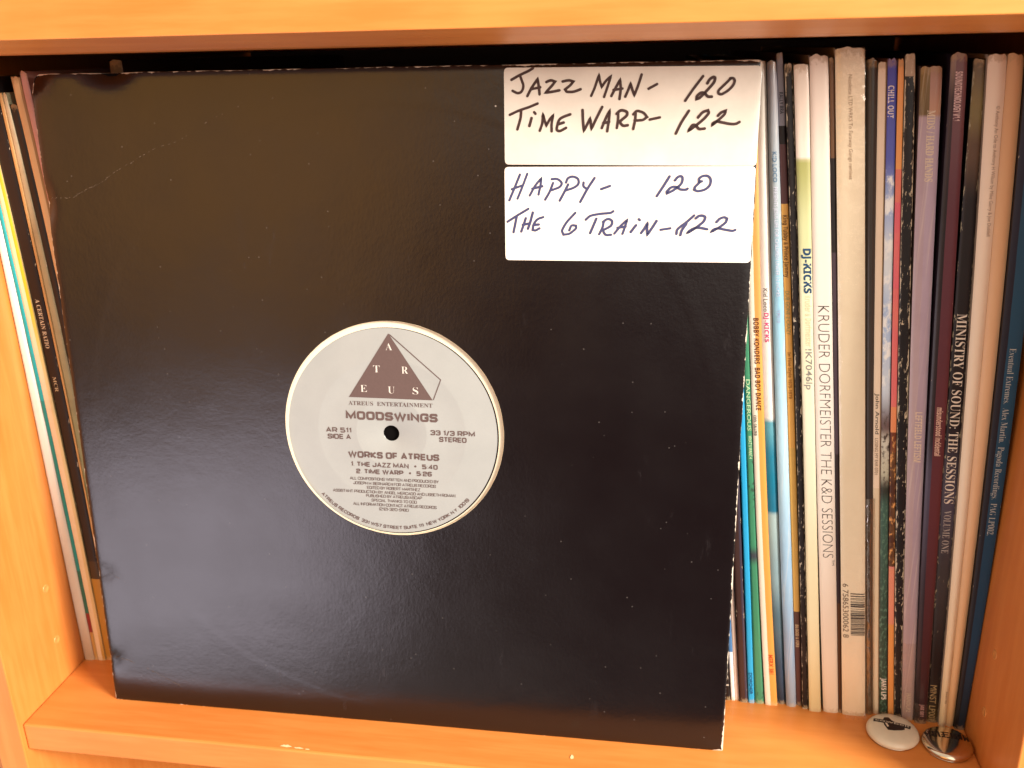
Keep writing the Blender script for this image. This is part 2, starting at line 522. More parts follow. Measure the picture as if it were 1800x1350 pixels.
def outline():
    pts = []
    cs = [(0, 0), (314, 0), (314, 314), (0, 314)]
    for c in range(4):
        a = Vector(cs[c]); b = Vector(cs[(c+1) % 4]); d = (b-a).normalized()
        ra, rb = corner_r(c), corner_r((c+1) % 4)
        Lg = (b-a).length
        for i in range(NP):
            s = ra + (Lg-ra-rb)*i/NP
            pts.append(a + d*s)
        nxt = Vector(cs[(c+2) % 4]); d2 = (nxt-b).normalized()
        for i in range(6):
            t = i/6
            p0 = b - d*rb; p2 = b + d2*rb
            pts.append(p0*(1-t)**2 + b*2*t*(1-t) + p2*t*t)
    return pts
OUT = outline()
def jit(p):
    nx = mnoise.noise(Vector((p.x*0.35, p.y*0.35, 1.7)))*0.20 + mnoise.noise(Vector((p.x*0.06, p.y*0.06, 4.1)))*0.25
    c = Vector((157, 157)); dd = (c - p).normalized()
    q = p + dd*(0.18+nx)
    return q
OUT = [jit(p) for p in OUT]
NO = len(OUT)
rings = [1-(1-k/44)**1.0 for k in range(45)]
rings = [r for r in rings if r < 0.955] + [0.962, 0.972, 0.980, 0.986, 0.991, 0.995, 0.998, 1.0]
vs = []; fs = []; uvs = []
for t in rings:
    for p in OUT:
        a = math.atan2(p.y-HC[1], p.x-HC[0])
        q = Vector((HC[0]+HR*math.cos(a), HC[1]+HR*math.sin(a)))
        r = q*(1-t) + p*t
        vs.append(mm(r.x, r.y, sleeve_warp(r.x, r.y))); uvs.append((r.x/314, r.y/314))
NR = len(rings)
for k in range(NR-1):
    for i in range(NO):
        j = (i+1) % NO
        fs.append((k*NO+i, (k+1)*NO+i, (k+1)*NO+j, k*NO+j))
front = mesh_obj("front_cover", vs, fs, BLACK, sleeve, uvs, smooth=True)
# cut edge of the hole: raw card, 0.45 mm thick with a furred bevel
vs = []; fs = []
M = 180
for k, (dr, b) in enumerate([(0.16, -0.03), (0.0, -0.01), (-0.12, 0.2), (-0.05, 0.5), (0.6, 0.55)]):
    for i in range(M):
        a = 2*math.pi*i/M
        r = HR + dr + (0.07*mnoise.noise(Vector((math.cos(a)*14, math.sin(a)*14, k))) if k < 4 else 0)
        x, y = HC[0]+r*math.cos(a), HC[1]+r*math.sin(a)
        vs.append(mm(x, y, sleeve_warp(x, y)+b))
for k in range(4):
    for i in range(M):
        j = (i+1) % M
        fs.append((k*M+i, k*M+j, (k+1)*M+j, (k+1)*M+i))
mesh_obj("hole_rim", vs, fs, RAW, sleeve, smooth=True)
# edges and back board
vs = []; uvs = []; fs = []
prof = [(0.0, 0.05), (0.10, 0.5), (0.06, 1.4), (0.08, 2.2), (0.0, 2.9)]
for k, (o_, b) in enumerate(prof):
    for p in OUT:
        dd = (p - Vector((157, 157))).normalized()
        q = p + dd*o_
        vs.append(mm(q.x, q.y, sleeve_warp(p.x, p.y)*(1-k*0.2)+b))
        uvs.append((p.x/314, p.y/314))
for k in range(len(prof)-1):
    for i in range(NO):
        j = (i+1) % NO
        fs.append((k*NO+i, (k+1)*NO+i, (k+1)*NO+j, k*NO+j))
fs.append(tuple(range((len(prof)-1)*NO, len(prof)*NO)))
bc = mesh_obj("back_cover", vs, fs, BLACK, sleeve, uvs)
bc.data.materials.append(flat("matt_black_inside", (0.004, 0.003, 0.003, 1), 0.9, 0.05))
bc.data.polygons[-1].material_index = 1

# stickers
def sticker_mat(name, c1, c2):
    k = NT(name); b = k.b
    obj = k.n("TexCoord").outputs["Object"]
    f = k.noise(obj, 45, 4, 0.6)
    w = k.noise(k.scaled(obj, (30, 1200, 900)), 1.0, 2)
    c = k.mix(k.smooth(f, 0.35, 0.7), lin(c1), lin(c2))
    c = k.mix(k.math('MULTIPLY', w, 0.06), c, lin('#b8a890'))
    k.l(c, b.inputs["Base Color"]); b.inputs["Roughness"].default_value = 0.6
    b.inputs["Specular IOR Level"].default_value = 0.3
    k.l(k.bump(w, 0.06, 0.0002), b.inputs["Normal"])
    return k.m
def rrect(x0, y0, x1, y1, r, quad=None):
    out = []
    for cx, cy, a0 in ((x1-r, y1-r, 0), (x0+r, y1-r, 90), (x0+r, y0+r, 180), (x1-r, y0+r, 270)):
        for i in range(7):
            a = math.radians(a0 + 15*i); out.append((cx + r*math.cos(a), cy + r*math.sin(a)))
    return out
def sticker(x0, y0, x1, y1, tilt, mat, ink, strokes, pen, label, wlabel):
    per_ = rrect(x0, y0, x1, y1, 1.6)
    n = len(per_); vs = []; fs = []
    cx, cy = (x0+x1)/2, (y0+y1)/2
    def put(u, v, h):
        v2 = v + tilt*(u-cx)
        return mm(u, v2, sleeve_warp(u, v2) - h)
    # top sheet as a grid following the board
    GX, GY = 44, 20
    P = []
    r = 1.6
    def clampc(u, v):
        cxx = min(max(u, x0+r), x1-r); cyy = min(max(v, y0+r), y1-r)
        d = Vector((u-cxx, v-cyy))
        if d.length > r: d = d.normalized()*r
        return cxx+d.x, cyy+d.y
    for j in range(GY+1):
        for i in range(GX+1):
            fx, fy = i/GX, j/GY
            fx = 0.5-0.5*math.cos(math.pi*fx); fy = 0.5-0.5*math.cos(math.pi*fy)
            u, v = clampc(x0+(x1-x0)*fx, y0+(y1-y0)*fy)
            vs.append(put(u, v, 0.13))
    for j in range(GY):
        for i in range(GX):
            a = j*(GX+1)+i; fs.append((a, a+1, a+GX+2, a+GX+1))
    ring = [i for i in range(GX+1)] + [j*(GX+1)+GX for j in range(1, GY+1)] + [GY*(GX+1)+i for i in range(GX-1, -1, -1)] + [j*(GX+1) for j in range(GY-1, 0, -1)]
    b0 = len(vs)
    for q in ring: vs.append(vs[q] + Vector((0, 0.00013, 0)))
    for i in range(len(ring)):
        j = (i+1) % len(ring); fs.append((ring[i], b0+i, b0+j, ring[j]))
    st = mesh_obj("sticker", vs, fs, mat, sleeve, smooth=False); st["label"] = label
    wv = []; wf = []
    for q, s in enumerate(strokes):
        w = pen*(0.94+0.12*rnd.random())
        ribbon(spline(s), w, wv, wf, q*0.004)
    wv = [put(a, b - tilt*(a-cx), 0.17+c) for a, b, c in wv]
    hw = mesh_obj("handwriting", wv, wf, ink, st); hw["label"] = wlabel
    return st
ST1 = sticker_mat("sticker_paper_shaded", '#c4baae', '#cec4b8')  # same paper greyed: shade from the board above is put into the colour
ST2 = sticker_mat("sticker_paper_lit", '#e2d5c8', '#e7dbd0')  # paper tone for the brightly lit sticker
INK1 = flat("brown_black_ink", '#3a2320', 0.5)
INK2 = flat("blue_grey_ink", '#3c3d60', 0.5)
HAND_TOP = [[(214.6,308.0),(217.9,309.7),(221.4,311.2),(223.4,312.3)],
 [(218.1,309.6),(218.7,308.0),(219.4,306.0),(219.3,304.5),(218.4,303.1),(216.9,302.8),(215.0,303.7)],
 [(221.1,301.6),(222.9,304.8),(225.3,308.1),(225.8,305.1),(226.1,302.2)],
 [(222.5,304.2),(226.4,304.9)],
 [(228.9,306.9),(230.7,307.5),(232.4,307.0),(231.3,305.6),(228.6,302.8),(231.3,303.1),(234.2,303.6)],
 [(235.5,307.0),(238.0,307.4),(239.8,306.9),(238.6,305.5),(236.5,303.9),(237.3,303.0),(240.0,303.0),(242.8,303.9)],
 [(247.1,301.3),(248.4,304.2),(250.1,309.3),(250.6,306.7),(251.3,304.7),(252.9,306.9),(254.9,308.7),(253.7,304.9),(252.3,300.8)],
 [(255.2,301.1),(256.9,304.3),(258.6,307.3),(258.9,303.7),(258.5,299.9)],
 [(256.0,303.4),(259.6,303.9)],
 [(260.8,300.8),(261.9,303.3),(262.8,305.7),(263.6,303.3),(264.4,301.3),(265.8,305.0),(267.1,309.1)],
 [(270.0,303.7),(273.3,305.4)],
 [(213.8,294.3),(217.8,296.0),(221.7,297.2),(225.3,298.6)],
 [(218.5,295.6),(218.2,292.8),(216.9,288.5)],
 [(222.8,292.9),(221.9,289.8)],
 [(223.9,295.2),(224.4,294.6)],
 [(226.2,287.9),(227.2,290.8),(227.5,294.4),(228.2,291.9),(228.9,289.9),(230.3,292.3),(231.7,293.9),(231.1,290.8),(231.1,287.6)],
 [(238.7,294.2),(235.8,293.2),(234.2,292.1),(233.4,289.8),(233.3,288.1),(234.6,287.7),(237.0,288.9)],
 [(233.9,290.4),(236.0,291.0)],
 [(243.7,295.8),(243.9,291.8),(244.3,287.7),(245.7,290.3),(246.8,292.5),(247.4,288.4),(249.3,292.4),(251.6,296.9)],
 [(251.6,288.7),(253.1,292.4),(254.7,295.5),(254.4,291.7),(253.8,287.4)],
 [(252.2,290.6),(254.5,291.1)],
 [(257.7,288.7),(258.1,292.0),(258.1,294.6)],
 [(257.5,294.2),(259.2,295.5),(261.5,294.9),(261.5,293.4),(258.7,291.1),(260.1,289.6),(262.0,289.7)],
 [(264.3,288.2),(265.0,291.9),(265.1,294.3)],
 [(264.2,293.9),(265.7,295.2),(268.3,294.4),(269.7,292.8),(268.0,291.7),(264.8,291.5)],
 [(270.8,291.8),(274.8,292.6)],
 [(291.2,308.1),(287.6,303.3),(284.6,298.9)],
 [(293.0,305.4),(293.9,306.9),(295.2,307.7),(295.9,307.3),(295.4,305.5),(292.8,302.5),(290.2,299.9),(289.1,299.5),(289.2,300.6),(290.6,301.8),(292.1,301.6),(293.4,300.4),(294.9,300.3)],
 [(302.0,307.1),(300.1,305.2),(297.7,302.9),(297.5,301.6),(298.8,301.2),(301.2,302.6),(303.0,304.5),(303.5,306.1),(302.9,307.1),(301.7,307.1)],
 [(286.2,295.0),(283.4,290.5),(281.4,286.3)],
 [(289.9,292.4),(291.7,294.4),(293.7,295.1),(294.0,294.0),(292.3,291.9),(289.7,289.7),(286.5,287.3),(286.8,288.0),(287.9,289.5),(289.2,289.3),(290.5,288.0),(292.7,288.1)],
 [(297.7,293.0),(298.9,294.2),(300.6,294.9),(300.2,293.5),(298.5,291.8),(295.7,289.4),(295.9,290.1),(297.3,290.8),(299.6,290.4),(302.6,289.8),(304.8,289.8),(306.2,290.5)]]
HAND_LOW = [[(217.8,270.3),(215.6,265.1),(213.2,259.7)],
 [(220.9,270.6),(218.8,265.3),(216.7,260.4)],
 [(214.3,264.3),(219.0,265.9)],
 [(221.9,261.7),(224.2,265.7),(226.8,268.8),(226.4,265.7),(225.6,262.1)],
 [(223.0,264.5),(227.2,265.5)],
 [(231.7,266.8),(230.3,263.3),(228.4,260.0)],
 [(231.1,268.4),(233.5,268.4),(235.3,266.8),(234.3,265.1),(231.1,263.9)],
 [(238.0,266.2),(236.3,262.9),(234.5,259.6)],
 [(237.1,267.0),(237.9,268.7),(239.8,269.4),(242.0,268.5),(242.2,266.4),(240.3,264.9),(237.1,263.8)],
 [(244.4,267.0),(244.4,265.5),(245.6,264.5)],
 [(248.9,268.8),(246.2,264.7),(243.1,259.1)],
 [(251.7,264.3),(255.3,265.6)],
 [(212.4,250.8),(216.7,253.5),(221.3,256.2)],
 [(216.3,252.9),(215.6,249.5),(214.9,246.4)],
 [(220.2,252.3),(219.1,249.1),(218.2,246.7)],
 [(223.2,254.7),(222.1,250.7),(221.1,247.9)],
 [(218.9,249.5),(221.9,250.2)],
 [(227.6,252.8),(225.1,251.8),(223.5,249.6),(223.1,247.4),(224.3,247.2),(226.0,248.1)],
 [(223.5,249.5),(225.7,249.7)],
 [(241.1,254.6),(237.6,250.8),(235.6,247.3),(236.2,245.5),(238.8,246.0),(241.4,248.1),(241.4,249.3),(239.6,249.3),(238.6,247.3)],
 [(245.5,251.8),(247.5,253.4),(251.4,254.2),(255.7,254.6),(256.9,255.3)],
 [(249.9,252.2),(248.7,249.3),(247.4,246.2)],
 [(253.0,250.9),(252.5,248.5),(251.2,245.8)],
 [(252.7,250.9),(254.6,252.1),(256.4,251.3),(256.0,249.3),(252.7,247.4),(253.9,245.6),(256.1,245.6)],
 [(257.5,246.1),(260.2,249.4),(262.7,251.8),(261.9,249.0),(260.9,246.0)],
 [(258.8,248.5),(262.1,249.0)],
 [(266.4,249.6),(264.3,246.8)],
 [(267.5,252.1),(267.9,251.7)],
 [(268.6,246.4),(270.0,248.4),(271.1,250.5),(271.0,247.9),(271.2,245.7),(273.1,248.6),(274.8,251.4)],
 [(276.6,247.8),(280.5,248.4)],
 [(279.5,269.4),(277.2,265.6),(274.6,261.5)],
 [(281.7,267.8),(282.7,269.0),(283.9,269.5),(284.7,268.9),(284.5,266.9),(283.1,265.2),(280.8,263.6),(278.7,262.6),(278.6,263.3),(280.3,265.0),(282.3,265.2),(284.1,264.2),(286.4,264.1),(286.9,264.5)],
 [(292.5,267.4),(291.4,267.4),(291.4,268.5),(292.8,269.5),(294.8,269.5),(296.0,268.1),(295.7,265.8),(293.8,264.1),(291.0,263.5),(289.6,264.1),(289.9,265.2),(291.6,266.9)],
 [(290.0,253.7),(287.2,251.1),(284.5,249.0),(283.3,247.7),(283.1,246.1)],
 [(287.0,250.3),(285.3,247.7),(284.7,245.6)],
 [(290.7,252.5),(292.0,253.5),(293.5,253.6),(294.5,252.9),(293.8,251.1),(290.9,248.7),(287.6,246.5),(288.4,247.4),(290.6,248.6),(292.9,248.6),(295.5,248.1)],
 [(299.1,251.0),(300.4,252.4),(302.1,253.0),(303.3,252.5),(302.8,250.9),(300.6,249.1),(297.2,247.0),(298.1,248.0),(299.8,248.5),(302.6,248.0),(305.7,247.5),(306.8,247.9)]]

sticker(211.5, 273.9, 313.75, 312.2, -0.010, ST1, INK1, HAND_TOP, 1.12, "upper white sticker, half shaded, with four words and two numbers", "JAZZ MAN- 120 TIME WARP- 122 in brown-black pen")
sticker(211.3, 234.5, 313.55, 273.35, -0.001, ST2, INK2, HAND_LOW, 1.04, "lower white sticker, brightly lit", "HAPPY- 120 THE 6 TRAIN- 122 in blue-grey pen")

# creases in the board: broken pale and dark hair lines
CRL = flat("crease_pale", '#5c4c3e', 0.8)
def crease(path, seed, density, w):
    rr = random.Random(seed); vs = []; fs = []
    for (x0, y0), (x1, y1) in zip(path, path[1:]):
        L = math.hypot(x1-x0, y1-y0); n = max(2, int(L/0.7))
        for i in range(n):
            if rr.random() > density: continue
            t0 = i/n; t1 = min(1, t0 + (0.5+1.0*rr.random())/n)
            oy = (rr.random()-.5)*0.6
            a = (x0+(x1-x0)*t0, y0+(y1-y0)*t0+oy); b = (x0+(x1-x0)*t1, y0+(y1-y0)*t1+oy*0.6)
            ribbon([a, b], w*(0.4+rr.random()), vs, fs, 0.0, cap=False)
        density *= 0.86
    vs = [mm(a, b, sleeve_warp(a, b)-0.05) for a, b, c in vs]
    return mesh_obj("crease", vs, fs, CRL, sleeve)
crease([(2.3,260.3),(13.9,260.6),(17.6,262.9),(28.7,267.3),(33.4,270.7),(44.8,276.3),(50.1,279.2),(56.1,281.8),(67.1,285.1),(75.5,288.9),(81.5,293.2),(91.3,296.7),(97.1,299.4)], 4, 0.75, 0.22)["label"] = "long diagonal crease at the upper left"
crease([(2.1,74.3),(7.2,73.0),(14.5,69.4)], 6, 0.7, 0.22)
crease([(1.2,25.2),(4.7,25.1),(10.3,24.6),(14.8,22.6)], 9, 0.9, 0.30)
crease([(20,20.8),(32,14.6),(38,11.8)], 12, 0.6, 0.2)

# ------------------------------------------------------------------ inner sleeve and the record in the hole
def annulus(name, c, r0, r1, b, mat, parent, thick, N=160):
    vs = []; fs = []
    for r, bb in ((r0, b), (r1, b), (r1, b+thick), (r0, b+thick)):
        for i in range(N):
            a = 2*math.pi*i/N
            vs.append(mm(c[0]+r*math.cos(a), c[1]+r*math.sin(a), bb))
    for k in range(4):
        for i in range(N):
            j = (i+1) % N; k2 = (k+1) % 4
            fs.append((k*N+i, k*N+j, k2*N+j, k2*N+i))
    return mesh_obj(name, vs, fs, mat, parent)
PAPER = flat("inner_paper", '#e8d9c0', 0.75, 0.25)
LC = (156.75, 153.75)
def lathe_local(name, prof, c, mat, parent, N=160, close=False):
    vs = []; fs = []
    for r, b in prof:
        for i in range(N):
            a = 2*math.pi*i/N
            vs.append(mm(c[0]+r*math.cos(a), c[1]+r*math.sin(a), b))
    for k in range(len(prof)-1):
        for i in range(N):
            j = (i+1) % N; fs.append((k*N+i, (k+1)*N+i, (k+1)*N+j, k*N+j))
    return mesh_obj(name, vs, fs, mat, parent, smooth=True)
inner = empty("inner_sleeve", matrix=MS)
tag(inner, "cream paper inner sleeve showing as a thin ring inside the round hole", "inner sleeve")
# paper sheet with its own hole, 1.1 mm behind the board; square sheet so it fills the jacket
vs = []; fs = []
IC = (157.2, 153.75); IR = 49.9
sq = []
for c in range(4):
    cs = [(6, 4), (308, 4), (308, 306), (6, 306)]
    a = Vector(cs[c]); b = Vector(cs[(c+1) % 4])
    for i in range(48): sq.append(a + (b-a)*i/48)
for t, bb in ((0, 1.42), (0, 1.22), (0.02, 1.15), (0.3, 1.3), (1, 1.3)):
    for p in sq:
        a = math.atan2(p.y-IC[1], p.x-IC[0])
        q = Vector((IC[0]+IR*math.cos(a), IC[1]+IR*math.sin(a)))
        r = q*(1-t)+p*t
        vs.append(mm(r.x, r.y, bb))
n = len(sq)
for k in range(4):
    for i in range(n):
        j = (i+1) % n; fs.append((k*n+i, (k+1)*n+i, (k+1)*n+j, k*n+j))
mesh_obj("paper_sheet", vs, fs, PAPER, inner, smooth=False)

rec = empty("vinyl_record", matrix=MS)
tag(rec, "black vinyl record inside the black sleeve, its silver grey label showing through the hole", "record")
VIN = flat("black_vinyl", (0.006, 0.006, 0.006, 1), 0.25, 0.5)
lathe_local("disc", [(3.62, 2.35), (3.62, 1.62), (49.75, 1.62), (51, 1.6), (60, 1.75), (149, 1.75), (150, 2.0), (149, 2.3), (3.62, 2.3)], LC, VIN, rec, 200)
def label_mat():
    k = NT("silver_label_paper"); b = k.b
    obj = k.n("TexCoord").outputs["Object"]
    f = k.noise(obj, 60, 4, 0.6); g = k.noise(obj, 1500, 2)
    c = k.mix(f, lin('#939492'), lin('#a2a29f'))
    c = k.mix(k.math('MULTIPLY', g, 0.15), c, lin('#82817e'))
    k.l(c, b.inputs["Base Color"]); b.inputs["Roughness"].default_value = 0.48
    b.inputs["Specular IOR Level"].default_value = 0.5
    b.inputs["Metallic"].default_value = 0.12
    k.l(k.bump(g, 0.08, 0.0002), b.inputs["Normal"])
    return k.m
LPROF = [(3.75, 1.62), (3.9, 1.56), (15.9, 1.56), (16.3, 1.50), (16.9, 1.47), (17.4, 1.54), (34.4, 1.55), (35.0, 1.50), (35.6, 1.55), (48.9, 1.55), (49.6, 1.60)]
LAB = lathe_local("centre_label", LPROF, LC, label_mat(), rec, 200)
INKL = flat("label_ink", '#5c4844', 0.6)
PALE = flat("label_reverse", '#cfc6bc', 0.55)
DU, DV = LC[0]-157.1, LC[1]-154.3          # the label sits a little behind the board
def label_part(name, vs2, fs, h, mat, label=None):
    o = mesh_obj(name, [mm(a+DU, b+DV, 1.455-h-c) for a, b, c in vs2], fs, mat, LAB)
    if label: o["label"] = label
    return o
# triangle emblem with folded outline
tri_o = label_part("emblem_triangle", [(137.7,171.1,0), (177.2,170.8,0), (157.8,201.4,0)], [(0,1,2)], 0.03, INKL, "solid grey-brown triangle")
vs2 = []; fs2 = []
ribbon([(158.2,201.0),(181.2,180.5),(177.5,171.0)], 0.42, vs2, fs2, 0.0, cap=False)
label_part("emblem_outline", vs2, fs2, 0.04, INKL, "thin folded outline right of the triangle")
def place_type(txt, x, y, w, h, out_v, out_f, bold=0.0, z=0.0, rot=0.0, center=False):
    V, F, tw = type_geo(txt, bold)
    s = w/tw; b = len(out_v)
    for a, c in V:
        px, py = a*s, c*h
        if center: px -= w/2
        out_v.append((x + px*math.cos(rot) - py*math.sin(rot), y + px*math.sin(rot) + py*math.cos(rot), z))
    for f in F: out_f.append(tuple(q+b for q in f))
vs2 = []; fs2 = []
for ch, (x, y) in zip("ATREUS", [(157.7,195.4),(151.5,184.9),(164.7,184.7),(145.0,175.5),(158.0,175.2),(169.3,175.1)]):
    place_type(serif(ch), x, y-1.75, 3.1 if ch != 'S' else 2.6, 3.4, vs2, fs2, center=True, bold=-0.012)
label_part("emblem_letters", vs2, fs2, 0.06, PALE, "letters A T R E U S set in the triangle")
vs2 = []; fs2 = []
place_type(serif("ATREUS  ENTERTAINMENT"), 137.4, 167.3, 39.6, 2.0, vs2, fs2, bold=-0.005)
zq = [0.0]
def caps(txt, x0, y, x1, h, t, vs2, fs2):
    g, w = cap_text(txt, h, t, x1-x0)
    for strokes in g:
        for s in strokes:
            zq[0] = (zq[0] + 0.003) % 0.02
            ribbon([(x0+a, y+b) for a, b in s], t, vs2, fs2, zq[0], cap=False)
caps("MOODSWINGS", 135.7, 160.3, 179.2, 4.15, 1.10, vs2, fs2)
label_part("print", vs2, fs2, 0.03, INKL, "artist name in bold extended capitals under the emblem")
vs2 = []; fs2 = []
caps("AR 511", 125.7, 153.7, 138.0, 2.5, 0.56, vs2, fs2)
caps("SIDE A", 126.4, 150.5, 137.6, 2.5, 0.56, vs2, fs2)
label_part("print", vs2, fs2, 0.03, INKL, "side lines left of the spindle hole")
vs2 = []; fs2 = []
caps("33 1/3 RPM", 175.7, 154.1, 196.4, 2.5, 0.56, vs2, fs2)
caps("STEREO", 179.7, 151.0, 192.4, 2.5, 0.56, vs2, fs2)
label_part("print", vs2, fs2, 0.03, INKL, "speed lines right of the spindle hole")
vs2 = []; fs2 = []
caps("WORKS OF ATREUS", 135.8, 141.6, 179.3, 3.3, 0.82, vs2, fs2)
caps("1. THE JAZZ MAN", 136.9, 137.3, 164.7, 2.42, 0.57, vs2, fs2)
caps("5:40", 171.2, 137.3, 178.5, 2.4, 0.57, vs2, fs2)
caps("2. TIME WARP", 139.3, 133.8, 162.0, 2.4, 0.57, vs2, fs2)
caps("5:26", 168.4, 133.8, 175.6, 2.4, 0.57, vs2, fs2)
for bx, by in ((167.9, 138.5), (165.2, 135.0)):
    k0 = len(vs2)
    for i in range(14): vs2.append((bx+0.52*math.cos(i*math.pi/7), by+0.52*math.sin(i*math.pi/7), 0))
    fs2.append(tuple(range(k0, k0+14)))
label_part("print", vs2, fs2, 0.03, INKL, "title and two track lines")
vs2 = []; fs2 = []
for txt, x0, y, x1 in [("ALL COMPOSITIONS WRITTEN AND PRODUCED BY", 136.0, 130.6, 178.8), ("JOSEPH H. BERNARD II FOR ATREUS RECORDS", 137.5, 128.3, 177.3),
    ("EDITED BY ROBERT MARTINEZ.", 144.1, 126.2, 170.1), ("ASSISTANT PRODUCTION BY ANGEL MERCADO AND LISBETH ROMAN.", 127.3, 124.05, 186.8),
    ("PUBLISHED BY ATREUS/ASCAP", 143.4, 122.1, 170.5), ("SPECIAL THANKS TO GOD", 146.0, 119.9, 167.9),
    ("ALL INFORMATION-CONTACT ATREUS RECORDS", 136.9, 117.7, 177.3), ("(212)-320-9180", 149.6, 115.6, 163.8)]:
    caps(txt, x0, y, x1, 1.52, 0.22, vs2, fs2)
label_part("print", vs2, fs2, 0.03, INKL, "eight small credit lines")
# rim text on an arc
vs2 = []; fs2 = []
txt = "ATREUS RECORDS  331 W57 STREET SUITE 111  NEW YORK N.Y. 10019"
g, w = cap_text(txt, 1.75, 0.36)
a0, a1 = math.radians(-138.5), math.radians(-41.0); rb = 47.9
for strokes in g:
    for s in strokes:
        zq[0] = (zq[0] + 0.003) % 0.02
        q = []
        for a, b in s:
            an = a0 + (a1-a0)*a/w; r = rb - b
            q.append((157.1 + r*math.cos(an), 154.3 + r*math.sin(an)))
        ribbon(q, 0.36, vs2, fs2, zq[0], cap=False)
label_part("print", vs2, fs2, 0.03, INKL, "address line curving along the lower rim")
# dark inside of the jacket behind the spindle hole

# ------------------------------------------------------------------ the records on the shelf
def spine_mat(name, bands, bands2=None, split=0.5, soft=False, side=None, wear=0.0, wearcol='#cbb89c', rough=0.45,
              mottle=0.12, mottle_col='#3a2e28', grain=0.0, wrap=0.0, clouds=None, spec=0.4, wear_core=0.0):
    k = NT(name); b = k.b
    uv = k.n("UVMap").outputs[0]
    sep = k.n("SeparateXYZ"); k.l(uv, sep.inputs[0]); u, v = sep.outputs[0], sep.outputs[1]
    obj = k.n("TexCoord").outputs["Object"]
    def ramp(bs):
        nd = k.n("ValToRGB"); r = nd.color_ramp
        r.interpolation = 'EASE' if soft else 'CONSTANT'
        r.elements[0].position = bs[0][0]; r.elements[0].color = lin(bs[0][1])
        if len(bs) > 1:
            r.elements[1].position = bs[1][0]; r.elements[1].color = lin(bs[1][1])
            for p, c in bs[2:]:
                e = r.elements.new(p); e.color = lin(c)
        else: r.elements.remove(r.elements[1])
        k.l(v, nd.inputs[0]); return nd.outputs[0]
    c = ramp(bands)
    if bands2:
        c = k.mix(k.math('GREATER_THAN', k.math('ADD', u, k.math('MULTIPLY', k.math('SUBTRACT', k.noise(obj, 60, 3), 0.5), 0.06)), split), c, ramp(bands2))
    if clouds:
        for lo, hi, col, sc, th in clouds:
            f = k.smooth(k.noise(k.scaled(obj, (sc*1.6, sc, sc)), 1.0, 5, 0.62), th, th+0.12)
            inside = k.math('MULTIPLY', k.smooth(v, lo-0.01, lo+0.01), k.math('SUBTRACT', 1.0, k.smooth(v, hi-0.01, hi+0.01)))
            c = k.mix(k.math('MULTIPLY', f, inside), c, lin(col))
    st = k.noise(k.scaled(obj, (900, 900, 14)), 1.0, 3, 0.6)
    bl = k.noise(obj, 55, 4, 0.65)
    c = k.mix(k.math('MULTIPLY', k.smooth(bl, 0.45, 0.75), mottle), c, lin(mottle_col))
    if grain: c = k.mix(k.math('MULTIPLY', k.smooth(st, 0.5, 0.75), grain), c, lin('#f2e2cc'))
    if wear:
        e = k.math('POWER', k.math('ABSOLUTE', k.math('MULTIPLY_ADD', u, 2.0, -1.0)), 4.0, clamp=True)
        en = k.math('POWER', k.math('ABSOLUTE', k.math('MULTIPLY_ADD', v, 2.0, -1.0)), 60.0, clamp=True)
        n1 = k.noise(k.scaled(obj, (1100, 1100, 330)), 1.0, 4, 0.65)
        n2 = k.noise(obj, 70, 3, 0.6)
        lv = k.math('ADD', k.math('MULTIPLY', n1, 0.6), k.math('MULTIPLY', n2, 0.4))
        thr = k.math('SUBTRACT', 0.74 - 0.10*wear - wear_core, k.math('MULTIPLY', k.math('MAXIMUM', e, en), 0.16*wear))
        wm = k.smooth(k.math('SUBTRACT', lv, thr), -0.008, 0.03)
        c = k.mix(k.math('MULTIPLY', wm, 0.9), c, lin(wearcol))
    hn = k.math('ADD', k.math('MULTIPLY', k.noise(k.scaled(obj, (700, 700, 500)), 1.0, 3, 0.6), 0.030), v)
    head = k.smooth(hn, 1.004, 1.012)
    c = k.mix(k.math('MULTIPLY', head, 0.5), c, lin('#a8875e'))
    foot = k.math('SUBTRACT', 1.0, k.smooth(k.math('SUBTRACT', v, k.math('MULTIPLY', k.noise(k.scaled(obj, (700, 700, 500)), 1.0, 3, 0.6), 0.03)), -0.012, -0.006))
    c = k.mix(k.math('MULTIPLY', foot, 0.45), c, lin('#c9ab80'))
    if side:
        ins = k.math('MULTIPLY', k.math('GREATER_THAN', u, -0.01), k.math('LESS_THAN', u, 1.01))
        c = k.mix(ins, lin(side), c)
    k.l(c, b.inputs["Base Color"])
    b.inputs["Roughness"].default_value = rough
    b.inputs["Specular IOR Level"].default_value = spec
    h = k.noise(obj, 420, 3, 0.55)
    nrm = k.bump(h, 0.12, 0.0003)
    if wrap:
        wr = k.noise(k.scaled(obj, (260, 260, 120)), 1.0, 4, 0.6)
        nrm = k.bump(wr, 0.5*wrap, 0.0008, nrm)
        b.inputs["Coat Weight"].default_value = 0.5*wrap; b.inputs["Coat Roughness"].default_value = 0.12
    k.l(nrm, b.inputs["Normal"])
    return k.m

